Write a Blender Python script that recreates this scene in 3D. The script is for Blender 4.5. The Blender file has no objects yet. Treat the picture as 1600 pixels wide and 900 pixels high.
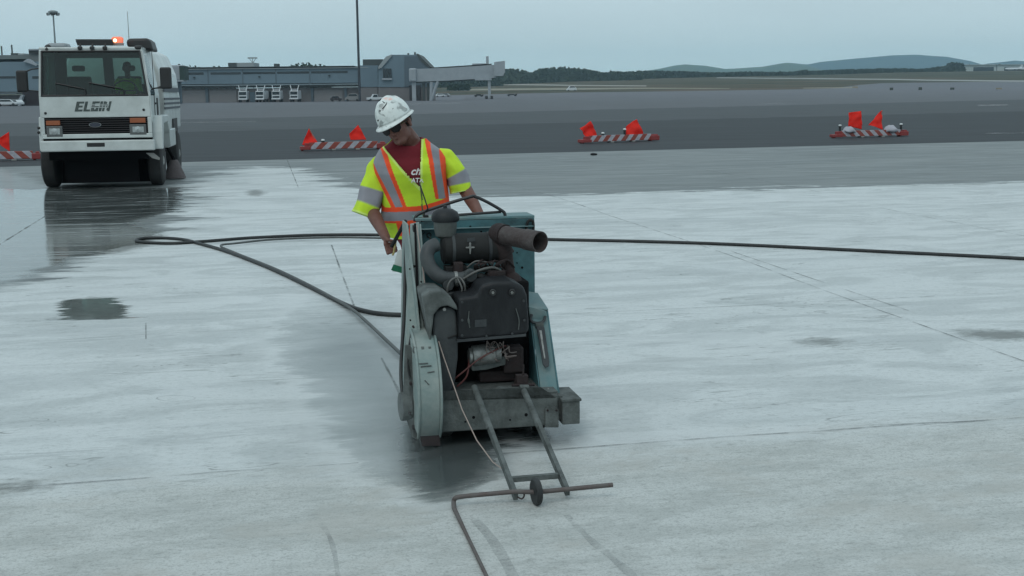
import bpy, bmesh, math, random
import numpy as np
from mathutils import Vector, Matrix, noise as mnoise
random.seed(7)
rng = np.random.default_rng(11)
R = math.radians
sc = bpy.context.scene
col = sc.collection

# ---------------------------------------------------------------- camera
H = 1.8; FPX = 1900.0; PITCH = R(9.1); ROLL = R(0.55)
fw = Vector((0, math.cos(PITCH), -math.sin(PITCH)))
up0 = Vector((0, math.sin(PITCH), math.cos(PITCH))); r0 = Vector((1, 0, 0))
cr = math.cos(ROLL)*r0 - math.sin(ROLL)*up0
cu = math.sin(ROLL)*r0 + math.cos(ROLL)*up0
CAMP = Vector((0, 0, H))
cd = bpy.data.cameras.new('camera'); cam = bpy.data.objects.new('camera', cd); col.objects.link(cam)
cd.sensor_width = 36; cd.lens = FPX/1600*36; cd.clip_start = 0.1; cd.clip_end = 20000
m = Matrix.Identity(4)
for i in range(3):
    m[i][0] = cr[i]; m[i][1] = cu[i]; m[i][2] = -fw[i]; m[i][3] = CAMP[i]
cam.matrix_world = m
sc.camera = cam

# ---------------------------------------------------------------- world + sun
SUN_EL, SUN_AZ = R(52), R(200)
w = bpy.data.worlds.new('World'); sc.world = w; w.use_nodes = True
nt = w.node_tree; nt.nodes.clear()
def N(nt, typ, **kw):
    n = nt.nodes.new(typ)
    for k, v in kw.items():
        if k == 'inp':
            for a, b in v.items(): n.inputs[a].default_value = b
        else: setattr(n, k, v)
    return n
sky = N(nt, 'ShaderNodeTexSky'); sky.sky_type = 'NISHITA'; sky.sun_disc = False
sky.sun_elevation = SUN_EL; sky.sun_rotation = SUN_AZ; sky.dust_density = 6; sky.air_density = 1.5; sky.altitude = 50
geo = N(nt, 'ShaderNodeTexCoord'); sep = N(nt, 'ShaderNodeSeparateXYZ'); nt.links.new(geo.outputs['Generated'], sep.inputs[0])
rmp = N(nt, 'ShaderNodeValToRGB'); nt.links.new(sep.outputs['Z'], rmp.inputs[0])
e = rmp.color_ramp.elements
e[0].position = 0.0; e[0].color = (0.590, 0.775, 0.800, 1)
e[1].position = 0.9; e[1].color = (0.66, 0.81, 0.88, 1)
for p_, c_ in ((0.025, (0.590, 0.755, 0.800, 1)), (0.06, (0.575, 0.720, 0.775, 1)), (0.3, (0.54, 0.68, 0.735, 1))):
    k = rmp.color_ramp.elements.new(p_); k.color = c_
cn = N(nt, 'ShaderNodeTexNoise', inp={'Scale': 3.0, 'Detail': 4.0}); mp_ = N(nt, 'ShaderNodeMapping', inp={'Scale': (1, 1, 5)})
nt.links.new(geo.outputs['Generated'], mp_.inputs[0]); nt.links.new(mp_.outputs[0], cn.inputs['Vector'])
cm = N(nt, 'ShaderNodeMapRange', inp={'From Min': 0.3, 'From Max': 0.7, 'To Min': 9.6, 'To Max': 10.4}); nt.links.new(cn.outputs[0], cm.inputs[0])
vm = N(nt, 'ShaderNodeVectorMath', operation='SCALE'); nt.links.new(rmp.outputs[0], vm.inputs[0]); nt.links.new(cm.outputs[0], vm.inputs['Scale'])
mx = N(nt, 'ShaderNodeMix', data_type='RGBA'); mx.inputs[0].default_value = 0.93
nt.links.new(sky.outputs[0], mx.inputs[6]); nt.links.new(vm.outputs[0], mx.inputs[7])
bg = N(nt, 'ShaderNodeBackground', inp={'Strength': 0.1}); out = N(nt, 'ShaderNodeOutputWorld')
nt.links.new(mx.outputs[2], bg.inputs[0]); nt.links.new(bg.outputs[0], out.inputs[0])
sl_ = bpy.data.lights.new('sun', 'SUN'); sl_.energy = 0.55; sl_.angle = R(25); sl_.color = (1, 0.98, 0.93)
sun = bpy.data.objects.new('sun', sl_); col.objects.link(sun)
# direction to sun for sky rotation az: x=sin(az), y=cos(az) (nishita)
sd = Vector((math.sin(SUN_AZ)*math.cos(SUN_EL), math.cos(SUN_AZ)*math.cos(SUN_EL), math.sin(SUN_EL)))
sun.rotation_euler = (-sd).to_track_quat('-Z', 'Y').to_euler()
vs = sc.view_settings
vs.view_transform = 'Standard'; vs.look = 'None'; vs.exposure = 0.07; vs.gamma = 1.0; vs.use_curve_mapping = False
sc.cycles.max_bounces = 8; sc.cycles.volume_bounces = 1; sc.cycles.use_denoising = True
sc.cycles.filter_width = 1.45
sc.cycles.volume_step_rate = 1.0

# ---------------------------------------------------------------- placing helpers (pixel of the photo -> metres)
def ray(px, py): return fw*FPX + cr*(px-800) - cu*(py-450)
def gp(px, py, z=0.0):
    d = ray(px, py); return CAMP + d*((z-H)/d.z)
def atY(px, py, Y):
    d = ray(px, py); return CAMP + d*(Y/d.y)
class Frame:
    """a local frame: origin on the ground, turned by a about z; y local points away from the camera"""
    def __init__(s, ox, oy, a):
        s.o = Vector((ox, oy, 0)); s.a = a
        s.ex = Vector((math.cos(a), math.sin(a), 0)); s.ey = Vector((-math.sin(a), math.cos(a), 0))
    def __call__(s, px, py, yl):
        d = ray(px, py); n = s.ey
        t = ((s.o + n*yl - CAMP).dot(n))/d.dot(n)
        p = CAMP + d*t - s.o
        return Vector((p.dot(s.ex), yl, p.z))
    def world(s, v): return s.o + s.ex*v[0] + s.ey*v[1] + Vector((0, 0, v[2]))

# ---------------------------------------------------------------- mesh helpers
def cat(pts, n=8):
    P = [Vector(p) for p in pts]; out = []
    for i in range(len(P)-1):
        p0 = P[max(i-1, 0)]; p1 = P[i]; p2 = P[i+1]; p3 = P[min(i+2, len(P)-1)]
        for k in range(n):
            t = k/n
            out.append(0.5*((2*p1) + (p2-p0)*t + (2*p0-5*p1+4*p2-p3)*t*t + (-p0+3*p1-3*p2+p3)*t**3))
    out.append(P[-1]); return out
class MB:
    def __init__(s): s.v = []; s.f = []; s.m = []; s.mi = 0
    def add(s, vs, fs):
        b = len(s.v); s.v += [tuple(v) for v in vs]
        for f in fs: s.f.append(tuple(i+b for i in f)); s.m.append(s.mi)
        return s
    def box(s, c, d, rot=None):
        c = Vector(c); hx, hy, hz = [k/2 for k in d]; Rm = rot or Matrix.Identity(3)
        vs = [c + Rm @ Vector((x, y, z)) for x in (-hx, hx) for y in (-hy, hy) for z in (-hz, hz)]
        return s.add(vs, [(0,1,3,2), (4,6,7,5), (0,4,5,1), (2,3,7,6), (0,2,6,4), (1,5,7,3)])
    def bx(s, x0, x1, y0, y1, z0, z1): return s.box(((x0+x1)/2, (y0+y1)/2, (z0+z1)/2), (abs(x1-x0), abs(y1-y0), abs(z1-z0)))
    def slab(s, pts, off):
        """polygon pts extruded by the vector off"""
        n = len(pts); off = Vector(off); P = [Vector(p) for p in pts]
        vs = P + [p+off for p in P]
        return s.add(vs, [tuple(range(n))[::-1], tuple(range(n, 2*n))] + [(i, (i+1) % n, n+(i+1) % n, n+i) for i in range(n)])
    def tube(s, pts, r, n=10, cap=True):
        P = [Vector(p) for p in pts]; m = len(P); rs = r if hasattr(r, '__len__') else [r]*m
        vs = []; prev = None
        for i in range(m):
            t = (P[min(i+1, m-1)] - P[max(i-1, 0)])
            if t.length < 1e-9: t = Vector((0, 0, 1))
            t.normalize()
            if prev is None:
                a = Vector((0, 0, 1)) if abs(t.z) < 0.9 else Vector((1, 0, 0)); u = t.cross(a).normalized()
            else:
                u = prev - t*prev.dot(t); u = u.normalized() if u.length > 1e-6 else t.orthogonal().normalized()
            prev = u; v = t.cross(u)
            for k in range(n):
                a = 2*math.pi*k/n; vs.append(P[i] + (u*math.cos(a) + v*math.sin(a))*rs[i])
        fs = [(i*n+k, i*n+(k+1) % n, (i+1)*n+(k+1) % n, (i+1)*n+k) for i in range(m-1) for k in range(n)]
        if cap: fs += [tuple(range(n))[::-1], tuple(range((m-1)*n, m*n))]
        return s.add(vs, fs)
    def cyl(s, a, b, r, r2=None, n=16): return s.tube([a, b], [r, r if r2 is None else r2], n)
    def lathe(s, prof, c=(0, 0, 0), axis=(0, 0, 1), n=24):
        q = Vector((0, 0, 1)).rotation_difference(Vector(axis).normalized()).to_matrix(); c = Vector(c)
        vs = [c + q @ Vector((r*math.cos(2*math.pi*k/n), r*math.sin(2*math.pi*k/n), z)) for r, z in prof for k in range(n)]
        m = len(prof)
        fs = [(i*n+k, i*n+(k+1) % n, (i+1)*n+(k+1) % n, (i+1)*n+k) for i in range(m-1) for k in range(n)]
        fs += [tuple(range(n))[::-1], tuple(range((m-1)*n, m*n))]
        return s.add(vs, fs)
    def ell(s, c, r, rot=None, nu=16, nv=10):
        c = Vector(c); Rm = rot or Matrix.Identity(3); r = (r, r, r) if not hasattr(r, '__len__') else r
        vs = [c + Rm @ Vector((0, 0, r[2]))]
        for j in range(1, nv):
            th = math.pi*j/nv
            for k in range(nu):
                a = 2*math.pi*k/nu
                vs.append(c + Rm @ Vector((r[0]*math.sin(th)*math.cos(a), r[1]*math.sin(th)*math.sin(a), r[2]*math.cos(th))))
        vs.append(c + Rm @ Vector((0, 0, -r[2]))); L = len(vs)-1
        fs = [(0, 1+k, 1+(k+1) % nu) for k in range(nu)]
        for j in range(nv-2):
            for k in range(nu): fs.append((1+j*nu+k, 1+(j+1)*nu+k, 1+(j+1)*nu+(k+1) % nu, 1+j*nu+(k+1) % nu))
        fs += [(L, 1+(nv-2)*nu+(k+1) % nu, 1+(nv-2)*nu+k) for k in range(nu)]
        return s.add(vs, fs)
    def capsule(s, a, b, ra, rb, n=14):
        a = Vector(a); b = Vector(b); t = (b-a)
        if t.length < 1e-6: return s.ell(a, ra)
        t.normalize(); P = []; rr = []
        for k in range(5): th = math.pi/2*(1-k/5); P.append(a - t*ra*math.sin(th)); rr.append(max(ra*math.cos(th), 1e-4))
        P.append(a); rr.append(ra); P.append(b); rr.append(rb)
        for k in range(1, 6): th = math.pi/2*k/5; P.append(b + t*rb*math.sin(th)); rr.append(max(rb*math.cos(th), 1e-4))
        return s.tube(P, rr, n)
    def disc(s, c, axis, r, thick, n=32): 
        a = Vector(axis).normalized(); c = Vector(c); return s.cyl(c-a*thick/2, c+a*thick/2, r, n=n)
    def build(s, name, mats, parent=None, smooth=None, bevel=None, loc=None, wn=False):
        me = bpy.data.meshes.new(name); me.from_pydata(s.v, [], s.f)
        mats = mats if isinstance(mats, (list, tuple)) else [mats]
        for mm in mats: me.materials.append(mm)
        if len(mats) > 1: me.polygons.foreach_set('material_index', s.m)
        bm = bmesh.new(); bm.from_mesh(me); bmesh.ops.recalc_face_normals(bm, faces=bm.faces); bm.to_mesh(me); bm.free()
        if smooth:
            me.shade_smooth(); me.set_sharp_from_angle(angle=R(smooth))
        me.update()
        o = bpy.data.objects.new(name, me); col.objects.link(o)
        if parent: o.parent = parent
        if loc: o.location = loc
        if bevel:
            b = o.modifiers.new('bevel', 'BEVEL'); b.width = bevel; b.segments = 2; b.limit_method = 'ANGLE'; b.angle_limit = R(40)
        return o
def build_each(mb, name, mats, parent=None, **kw):
    """one object for every separate piece in mb"""
    par = list(range(len(mb.v)))
    def fnd(i):
        while par[i] != i: par[i] = par[par[i]]; i = par[i]
        return i
    for f in mb.f:
        a = fnd(f[0])
        for i in f[1:]: par[fnd(i)] = a
    G = {}
    for f in mb.f: G.setdefault(fnd(f[0]), []).append(f)
    out = []
    for fs in G.values():
        ids = sorted({i for f in fs for i in f}); mp = {i: k for k, i in enumerate(ids)}
        q = MB(); q.add([mb.v[i] for i in ids], [tuple(mp[i] for i in f) for f in fs]); out.append(q.build(name, mats, parent, **kw))
    return out
def tag(o, label=None, cat_=None, group=None, kind=None):
    if label: o['label'] = label
    if cat_: o['category'] = cat_
    if group: o['group'] = group
    if kind: o['kind'] = kind
    return o
def empty(name, loc, rz=0, label=None, cat_=None, group=None):
    o = bpy.data.objects.new(name, None); col.objects.link(o); o.location = loc; o.rotation_euler = (0, 0, rz)
    o.empty_display_size = 0.1
    return tag(o, label, cat_, group)
def copy_tree(o, parent=None):
    c = o.copy(); col.objects.link(c); c.parent = parent
    for ch in [x for x in bpy.data.objects if x.parent == o]: copy_tree(ch, c)
    return c
def text(name, s, size, mat, parent, loc, rot, shear=0.0, off=0.0, ext=0.002, sx=1.0, space=1.0):
    cu_ = bpy.data.curves.new(name, 'FONT'); cu_.body = s; cu_.size = size; cu_.shear = shear; cu_.offset = off; cu_.extrude = ext
    cu_.align_x = 'CENTER'; cu_.align_y = 'CENTER'; cu_.space_character = space; cu_.materials.append(mat)
    tmp = bpy.data.objects.new('t', cu_); col.objects.link(tmp); dg = bpy.context.evaluated_depsgraph_get(); dg.update()
    me = bpy.data.meshes.new_from_object(tmp.evaluated_get(dg)); me.name = name; bpy.data.objects.remove(tmp); bpy.data.curves.remove(cu_)
    o = bpy.data.objects.new(name, me); col.objects.link(o); o.parent = parent; o.location = loc; o.rotation_euler = rot; o.scale = (sx, 1, 1)
    return o

# ---------------------------------------------------------------- materials
def mat(name, c, rough=0.5, metal=0.0, dirt=None, amt=0.5, scale=6.0, bump=0.0, bscale=60.0, spec=0.5, emis=None, es=0, stretch=(1, 1, 1), trans=0, alpha=1, coat=0, lo=0.35, hi=0.7):
    M = bpy.data.materials.new(name); M.use_nodes = True; t = M.node_tree; b = t.nodes['Principled BSDF']
    b.inputs['Base Color'].default_value = (*c, 1); b.inputs['Roughness'].default_value = rough; b.inputs['Metallic'].default_value = metal
    b.inputs['Specular IOR Level'].default_value = spec; b.inputs['Transmission Weight'].default_value = trans; b.inputs['Alpha'].default_value = alpha
    b.inputs['Coat Weight'].default_value = coat
    if emis: b.inputs['Emission Color'].default_value = (*emis, 1); b.inputs['Emission Strength'].default_value = es
    tc = None
    if dirt or bump:
        tc = N(t, 'ShaderNodeTexCoord'); mpn = N(t, 'ShaderNodeMapping', inp={'Scale': stretch}); t.links.new(tc.outputs['Object'], mpn.inputs[0])
    if dirt:
        n = N(t, 'ShaderNodeTexNoise', inp={'Scale': scale, 'Detail': 8.0, 'Roughness': 0.65}); t.links.new(mpn.outputs[0], n.inputs['Vector'])
        mr = N(t, 'ShaderNodeMapRange', inp={'From Min': lo, 'From Max': hi, 'To Min': 0.0, 'To Max': amt}); t.links.new(n.outputs[0], mr.inputs[0])
        mx = N(t, 'ShaderNodeMix', data_type='RGBA'); mx.inputs[6].default_value = (*c, 1); mx.inputs[7].default_value = (*dirt, 1)
        t.links.new(mr.outputs[0], mx.inputs[0]); t.links.new(mx.outputs[2], b.inputs['Base Color'])
        rr = N(t, 'ShaderNodeMapRange', inp={'To Min': rough, 'To Max': min(1, rough+0.35)}); t.links.new(mr.outputs[0], rr.inputs[0]); t.links.new(rr.outputs[0], b.inputs['Roughness'])
    if bump:
        n2 = N(t, 'ShaderNodeTexNoise', inp={'Scale': bscale, 'Detail': 4.0}); t.links.new(mpn.outputs[0], n2.inputs['Vector'])
        bp = N(t, 'ShaderNodeBump', inp={'Strength': bump, 'Distance': 0.01}); t.links.new(n2.outputs[0], bp.inputs['Height']); t.links.new(bp.outputs[0], b.inputs['Normal'])
    return M

# ================================================================ GROUND
A_J = R(11.4)                       # the slab joints are turned by this angle
_T = [-0.6, -0.1, 0.0, 0.053, 0.16, 0.263, 0.316, 0.42, 0.6]
_Z6 = [0.0, 0.6, 1.6, 1.9, 2.0, 2.2, 2.3, 2.3, 2.3]
_Z13 = [8, 10, 12.5, 15.0, 17.2, 18.5, 20.0, 20.6, 21]
def terrain(x, y):
    x = np.asarray(x, float); y = np.asarray(y, float); t = x/np.maximum(y, 1)
    z6 = np.interp(t, _T, _Z6); z13 = np.interp(t, _T, _Z13)
    a = np.clip((y-200)/400, 0, 1)
    a = np.where(t < -0.04, np.clip((y-520)/80, 0, 1)*a, a)
    b = np.clip((y-600)/700, 0, 1)
    return z6*a*a*(3-2*a) + (z13-z6)*b
def tp(px, py):
    d = ray(px, py); lo = 1.0
    Y = np.geomspace(5, 1290, 1500)
    X = d.x/d.y*Y; Z = H + d.z/d.y*Y
    k = np.argmax(Z <= terrain(X, Y))
    if Z[k] > terrain(X[k], Y[k]): k = len(Y)-1
    return Vector((X[k], Y[k], float(terrain(X[k], Y[k]))))
def edge_y(x): return 36.87 + 0.325*x - 0.0008*x*x    # far edge of the pale concrete
def grid(name, X, Y, Z, mat_, attrs=None, kind='structure'):
    ny, nx = X.shape
    v = np.stack([X, Y, Z], -1).reshape(-1, 3)
    idx = np.arange(nx*ny).reshape(ny, nx)
    q = np.stack([idx[:-1, :-1], idx[:-1, 1:], idx[1:, 1:], idx[1:, :-1]], -1).reshape(-1, 4)
    me = bpy.data.meshes.new(name); me.vertices.add(len(v)); me.vertices.foreach_set('co', v.ravel())
    me.loops.add(q.size); me.loops.foreach_set('vertex_index', q.ravel())
    me.polygons.add(len(q)); me.polygons.foreach_set('loop_start', np.arange(0, q.size, 4)); me.polygons.foreach_set('loop_total', np.full(len(q), 4))
    me.update(calc_edges=True); me.validate()
    for k, a in (attrs or {}).items():
        at = me.attributes.new(k, 'FLOAT', 'POINT'); at.data.foreach_set('value', a.ravel().astype(np.float32))
    me.shade_smooth(); me.materials.append(mat_)
    o = bpy.data.objects.new(name, me); col.objects.link(o)
    if kind: o['kind'] = kind
    return o
def sdf(poly, X, Y):
    """signed distance to a ground polygon, positive inside"""
    P = np.array(poly, float); Q = np.roll(P, -1, 0); D = np.full(X.shape, 1e9); ins = np.zeros(X.shape, bool)
    for (ax, ay), (bx, by) in zip(P, Q):
        ex, ey = bx-ax, by-ay; t = np.clip(((X-ax)*ex + (Y-ay)*ey)/(ex*ex+ey*ey+1e-12), 0, 1)
        D = np.minimum(D, (X-ax-t*ex)**2 + (Y-ay-t*ey)**2)
        c = ((ay > Y) != (by > Y)) & (X < (bx-ax)*(Y-ay)/(by-ay+1e-12) + ax); ins ^= c
    D = np.sqrt(D); return np.where(ins, D, -D)
def gpoly(px): return [tuple(gp(a, b))[:2] for a, b in px]

# --- pale concrete pavement
ys = np.concatenate([np.arange(-14, 3, 0.5), np.arange(3, 9, 0.06), np.arange(9, 20, 0.1)]); xs = np.concatenate([np.arange(-30, -9, 0.5), np.arange(-9, 9, 0.08), np.arange(9, 40, 0.5)])
Xc = np.tile(xs, (1, 1)); rows = [np.full(len(xs), y) for y in ys]
for k in range(100):
    f = (k/99)**1.0; rows.append(20 + (np.array([edge_y(x) for x in xs]) - 20)*f)
Yc = np.array(rows); Xc = np.tile(xs, (len(rows), 1))
bright = gpoly([(2600, 262), (1600, 284), (1300, 291), (1000, 301), (745, 309), (640, 309), (560, 296), (515, 278), (478, 263), (400, 260), (335, 270), (300, 287), (284, 322), (258, 342), (200, 372), (130, 392), (60, 425), (0, 438), (-500, 520), (-3000, 900), (-9000, 1600), (9000, 1600), (5000, 700)])
trail = gpoly([(500, 452), (590, 440), (640, 470), (700, 600), (790, 690), (795, 740), (740, 775), (690, 790), (640, 778), (575, 748), (530, 700), (500, 640), (470, 600), (430, 560), (436, 500)])
puddle = gpoly([(90, 466), (180, 464), (198, 478), (215, 494), (170, 501), (92, 500)])
spots = [gpoly([(388, 298), (402, 296), (416, 301), (404, 307), (386, 305)]), gpoly([(1245, 531), (1285, 527), (1325, 534), (1300, 539), (1250, 537)]), gpoly([(-30, 756), (60, 752), (85, 760), (40, 768), (-30, 770)]), gpoly([(1500, 515), (1600, 517), (1640, 530), (1560, 532), (1500, 525)]),
         gpoly([(150, 384), (215, 371), (250, 379), (200, 392), (150, 400)])]
wetl = gpoly([(-600, 330), (-200, 268), (0, 262), (110, 300), (284, 294), (286, 326), (255, 345), (200, 380), (130, 405), (60, 438), (0, 450), (-500, 600), (-1500, 900)])
mirror = gpoly([(-900, 330), (-300, 300), (-60, 292), (60, 296), (100, 292), (220, 293), (286, 293), (285, 328), (232, 340), (195, 350), (262, 362), (240, 374), (170, 394), (120, 404), (60, 428), (0, 442), (-500, 540)])
sludge_shade = gpoly([(622, 664), (700, 640), (905, 640), (910, 690), (800, 705), (786, 735), (745, 762), (690, 785), (640, 772), (624, 720)])  # wet sediment, plus painted shade and reflection of the saw
cl = lambda a: np.clip(a, -3, 3)
sp = np.max([sdf(s_, Xc, Yc) for s_ in spots], 0)
C_ATTR = dict(sd_bright=cl(sdf(bright, Xc, Yc)), sd_trail=cl(sdf(trail, Xc, Yc)), sd_puddle=cl(sdf(puddle, Xc, Yc)), sd_spot=cl(sp), sd_wet=cl(sdf(wetl, Xc, Yc)), sd_mirror=cl(sdf(mirror, Xc, Yc)), sd_sludge_shade=cl(sdf(sludge_shade, Xc, Yc)))

def concrete_material():
    M = bpy.data.materials.new('concrete_pavement'); M.use_nodes = True; t = M.node_tree; b = t.nodes['Principled BSDF']; L = t.links.new
    tc = N(t, 'ShaderNodeTexCoord'); rot = N(t, 'ShaderNodeMapping', inp={'Rotation': (0, 0, -A_J)}); L(tc.outputs['Object'], rot.inputs[0])
    def noise(scale, stretch=(1, 1, 1), detail=6.0, rough=0.6, dist=0.0):
        mp = N(t, 'ShaderNodeMapping', inp={'Scale': stretch}); L(rot.outputs[0], mp.inputs[0])
        n = N(t, 'ShaderNodeTexNoise', inp={'Scale': scale, 'Detail': detail, 'Roughness': rough, 'Distortion': dist}); L(mp.outputs[0], n.inputs['Vector']); return n.outputs[0]
    def attr(n): a = N(t, 'ShaderNodeAttribute', attribute_name=n); return a.outputs['Fac']
    def math_(op, a, b_=None, c=None):
        n = N(t, 'ShaderNodeMath', operation=op)
        for i, x in enumerate((a, b_, c)):
            if x is None: continue
            if isinstance(x, (int, float)): n.inputs[i].default_value = x
            else: L(x, n.inputs[i])
        return n.outputs[0]
    def mr(a, f0, f1, t0=0.0, t1=1.0, smooth=True):
        n = N(t, 'ShaderNodeMapRange', inp={'From Min': f0, 'From Max': f1, 'To Min': t0, 'To Max': t1})
        if smooth: n.interpolation_type = 'SMOOTHSTEP'
        L(a, n.inputs[0]); return n.outputs[0]
    def mixc(f, a, b_):
        n = N(t, 'ShaderNodeMix', data_type='RGBA')
        for s_, x in ((0, f), (6, a), (7, b_)):
            if isinstance(x, (int, float)): n.inputs[s_].default_value = x
            elif isinstance(x, tuple): n.inputs[s_].default_value = (*x, 1)
            else: L(x, n.inputs[s_])
        return n.outputs[2]
    big = noise(0.35, (0.6, 1.3, 1)); streak = noise(1.2, (0.45, 1.9, 1), 9, 0.68, 0.9); fine = noise(14, (0.7, 1.3, 1), 8, 0.75); rag = noise(2.2, (0.65, 1.6, 1), 8, 0.72, 0.8)
    grain = noise(90, (1, 1, 1), 3, 0.7); swirl = noise(0.9, (0.7, 1.5, 1), 5, 0.55, 1.8)
    # bright slurry
    rag2 = noise(1.1, (0.55, 7.0, 1), 9, 0.72, 0.3)
    rag3 = noise(0.55, (0.30, 1.9, 1), 8, 0.7, 0.2)
    sb = math_('ADD', math_('ADD', math_('ADD', attr('sd_bright'), math_('MULTIPLY', math_('SUBTRACT', rag3, 0.5), 5.5)), math_('MULTIPLY', math_('SUBTRACT', rag, 0.5), 1.8)), math_('MULTIPLY', math_('SUBTRACT', rag2, 0.5), 2.6))
    mb = mr(sb, -0.10, 0.14)
    dry = mixc(mr(big, 0.35, 0.65), (0.112, 0.126, 0.127), (0.145, 0.158, 0.157)); dry = mixc(mr(streak, 0.5, 0.75, 0, 0.5), dry, (0.185, 0.197, 0.193))
    pale = mixc(mr(swirl, 0.42, 0.60), (0.55, 0.575, 0.575), (0.44, 0.465, 0.465)); pale = mixc(mr(streak, 0.52, 0.68, 0, 0.32), pale, (0.34, 0.365, 0.37))
    pale = mixc(mr(fine, 0.52, 0.66, 0, 0.45), pale, (0.30, 0.325, 0.32)); crust = noise(34, (0.7, 1.2, 1), 8, 0.8, 0.3); pale = mixc(mr(crust, 0.50, 0.62, 0, 0.40), pale, (0.28, 0.30, 0.29)); pale = mixc(mr(crust, 0.47, 0.36, 0, 0.35), pale, (0.58, 0.60, 0.59)); pale = mixc(mr(noise(0.7, (0.4, 2.0, 1), 8, 0.65, 0.8), 0.54, 0.60, 0, 0.45), pale, (0.58, 0.60, 0.60)); pale = mixc(mr(noise(0.42, (0.40, 1.7, 1), 9, 0.72, 0.5), 0.555, 0.59, 0, 0.32), pale, (0.32, 0.345, 0.35)); pale = mixc(mr(noise(1.9, (0.30, 2.6, 1), 7, 0.7, 0.4), 0.61, 0.65, 0, 0.4), pale, (0.26, 0.28, 0.285))
    # thin dark curls and skid marks in the slurry
    curl = noise(1.6, (0.35, 2.4, 1), 3, 0.5, 2.5); cl_ = mr(math_('ABSOLUTE', math_('SUBTRACT', curl, 0.5)), 0.0, 0.012, 1, 0)
    gate = mr(noise(0.8, (1, 1, 1), 2), 0.50, 0.60)
    pale = mixc(math_('MULTIPLY', math_('MULTIPLY', cl_, gate), 0.8), pale, (0.15, 0.16, 0.155))
    scuff = math_('MULTIPLY', mr(noise(5.5, (0.40, 1.8, 1), 8, 0.8, 1.2), 0.58, 0.70), mr(noise(0.55, (1, 1, 1), 3), 0.46, 0.62))
    pale = mixc(math_('MULTIPLY', scuff, 0.65), pale, (0.17, 0.185, 0.185)); pale = mixc(mr(grain, 0.5, 0.8, 0, 0.4), pale, (0.26, 0.28, 0.28)); speck = mr(noise(26, (0.6, 1.2, 1), 4, 0.6), 0.68, 0.74); pale = mixc(math_('MULTIPLY', speck, 0.5), pale, (0.16, 0.17, 0.165))
    # near the camera the slurry is thinner, warmer and coarser
    sepn = N(t, 'ShaderNodeSeparateXYZ'); L(rot.outputs[0], sepn.inputs[0])
    near = mr(math_('ADD', sepn.outputs['Y'], math_('MULTIPLY', math_('SUBTRACT', rag, 0.5), 1.4)), 6.2, 5.4)
    thin = mixc(mr(noise(3.0, (0.6, 1.4, 1), 9, 0.8), 0.42, 0.60), (0.49, 0.50, 0.48), (0.37, 0.38, 0.36)); thin = mixc(mr(grain, 0.48, 0.66, 0, 0.5), thin, (0.17, 0.175, 0.165)); thin = mixc(mr(crust, 0.52, 0.60, 0, 0.55), thin, (0.20, 0.205, 0.19)); thin = mixc(mr(noise(1.3, (0.8, 1.2, 1), 6, 0.7), 0.5, 0.62, 0, 0.5), thin, (0.36, 0.345, 0.31))
    pale = mixc(math_('MULTIPLY', near, 0.85), pale, thin)
    c = mixc(mb, dry, pale)
    # wet film on the left, by the truck
    mw = mr(math_('ADD', attr('sd_wet'), math_('MULTIPLY', math_('SUBTRACT', rag, 0.5), 1.6)), -0.15, 0.3)
    wetc = mixc(mr(rag2, 0.4, 0.62), (0.075, 0.087, 0.088), (0.20, 0.22, 0.22)); c = mixc(mw, c, wetc)
    mm = mr(math_('ADD', attr('sd_mirror'), math_('MULTIPLY', math_('SUBTRACT', rag, 0.5), 1.0)), -0.05, 0.15)
    c = mixc(mm, c, mixc(mr(rag2, 0.46, 0.62), (0.060, 0.070, 0.068), (0.24, 0.26, 0.26)))
    # wet trail by the saw
    st = math_('ADD', attr('sd_trail'), math_('ADD', math_('MULTIPLY', math_('SUBTRACT', rag2, 0.5), 0.25), math_('MULTIPLY', math_('SUBTRACT', rag, 0.5), 0.75)))
    mt = math_('MULTIPLY', math_('ADD', mr(st, -0.03, 0.10, 0.0, 0.45), mr(st, 0.0, 0.55, 0.0, 0.55)), mr(sepn.outputs['Y'], 11.6, 8.2)); c = mixc(math_('MULTIPLY', mt, 0.92), c, mixc(mr(rag, 0.35, 0.65), (0.120, 0.140, 0.145), (0.185, 0.208, 0.212)))
    msl = mr(math_('ADD', attr('sd_sludge_shade'), math_('MULTIPLY', math_('SUBTRACT', rag, 0.5), 0.3)), -0.10, 0.16); c = mixc(msl, c, (0.060, 0.070, 0.070))  # under-saw shade painted dark into the wet sludge colour
    rim = math_('MULTIPLY', mr(st, -0.16, -0.05), mr(st, -0.05, 0.06, 1, 0)); c = mixc(math_('MULTIPLY', rim, 0.35), c, (0.56, 0.58, 0.58))
    # puddle and oil spots
    mpd = mr(math_('ADD', attr('sd_puddle'), math_('ADD', math_('MULTIPLY', math_('SUBTRACT', rag, 0.5), 0.2), math_('MULTIPLY', math_('SUBTRACT', rag2, 0.5), 0.7))), -0.02, 0.05); c = mixc(mpd, c, mixc(mr(fine, 0.4, 0.65), (0.11, 0.125, 0.12), (0.19, 0.21, 0.20)))
    ms = mr(math_('ADD', attr('sd_spot'), math_('MULTIPLY', math_('SUBTRACT', fine, 0.5), 0.5)), -0.10, 0.12); c = mixc(math_('MULTIPLY', ms, 0.75), c, (0.085, 0.09, 0.08))
    L(c, b.inputs['Base Color'])
    ro = mr(streak, 0.3, 0.7, 0.62, 0.42, False)
    def mixf(f, a, v):
        n = N(t, 'ShaderNodeMix', data_type='FLOAT'); L(f, n.inputs[0]); L(a, n.inputs[2]); n.inputs[3].default_value = v; return n.outputs[0]
    ro = mixf(mw, ro, 0.30); ro = mixf(mm, ro, 0.09); ro = mixf(math_('MULTIPLY', mm, mr(rag2, 0.52, 0.66)), ro, 0.34); ro = mixf(mt, ro, 0.38); ro = mixf(mpd, ro, 0.03); ro = mixf(msl, ro, 0.10)
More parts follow.
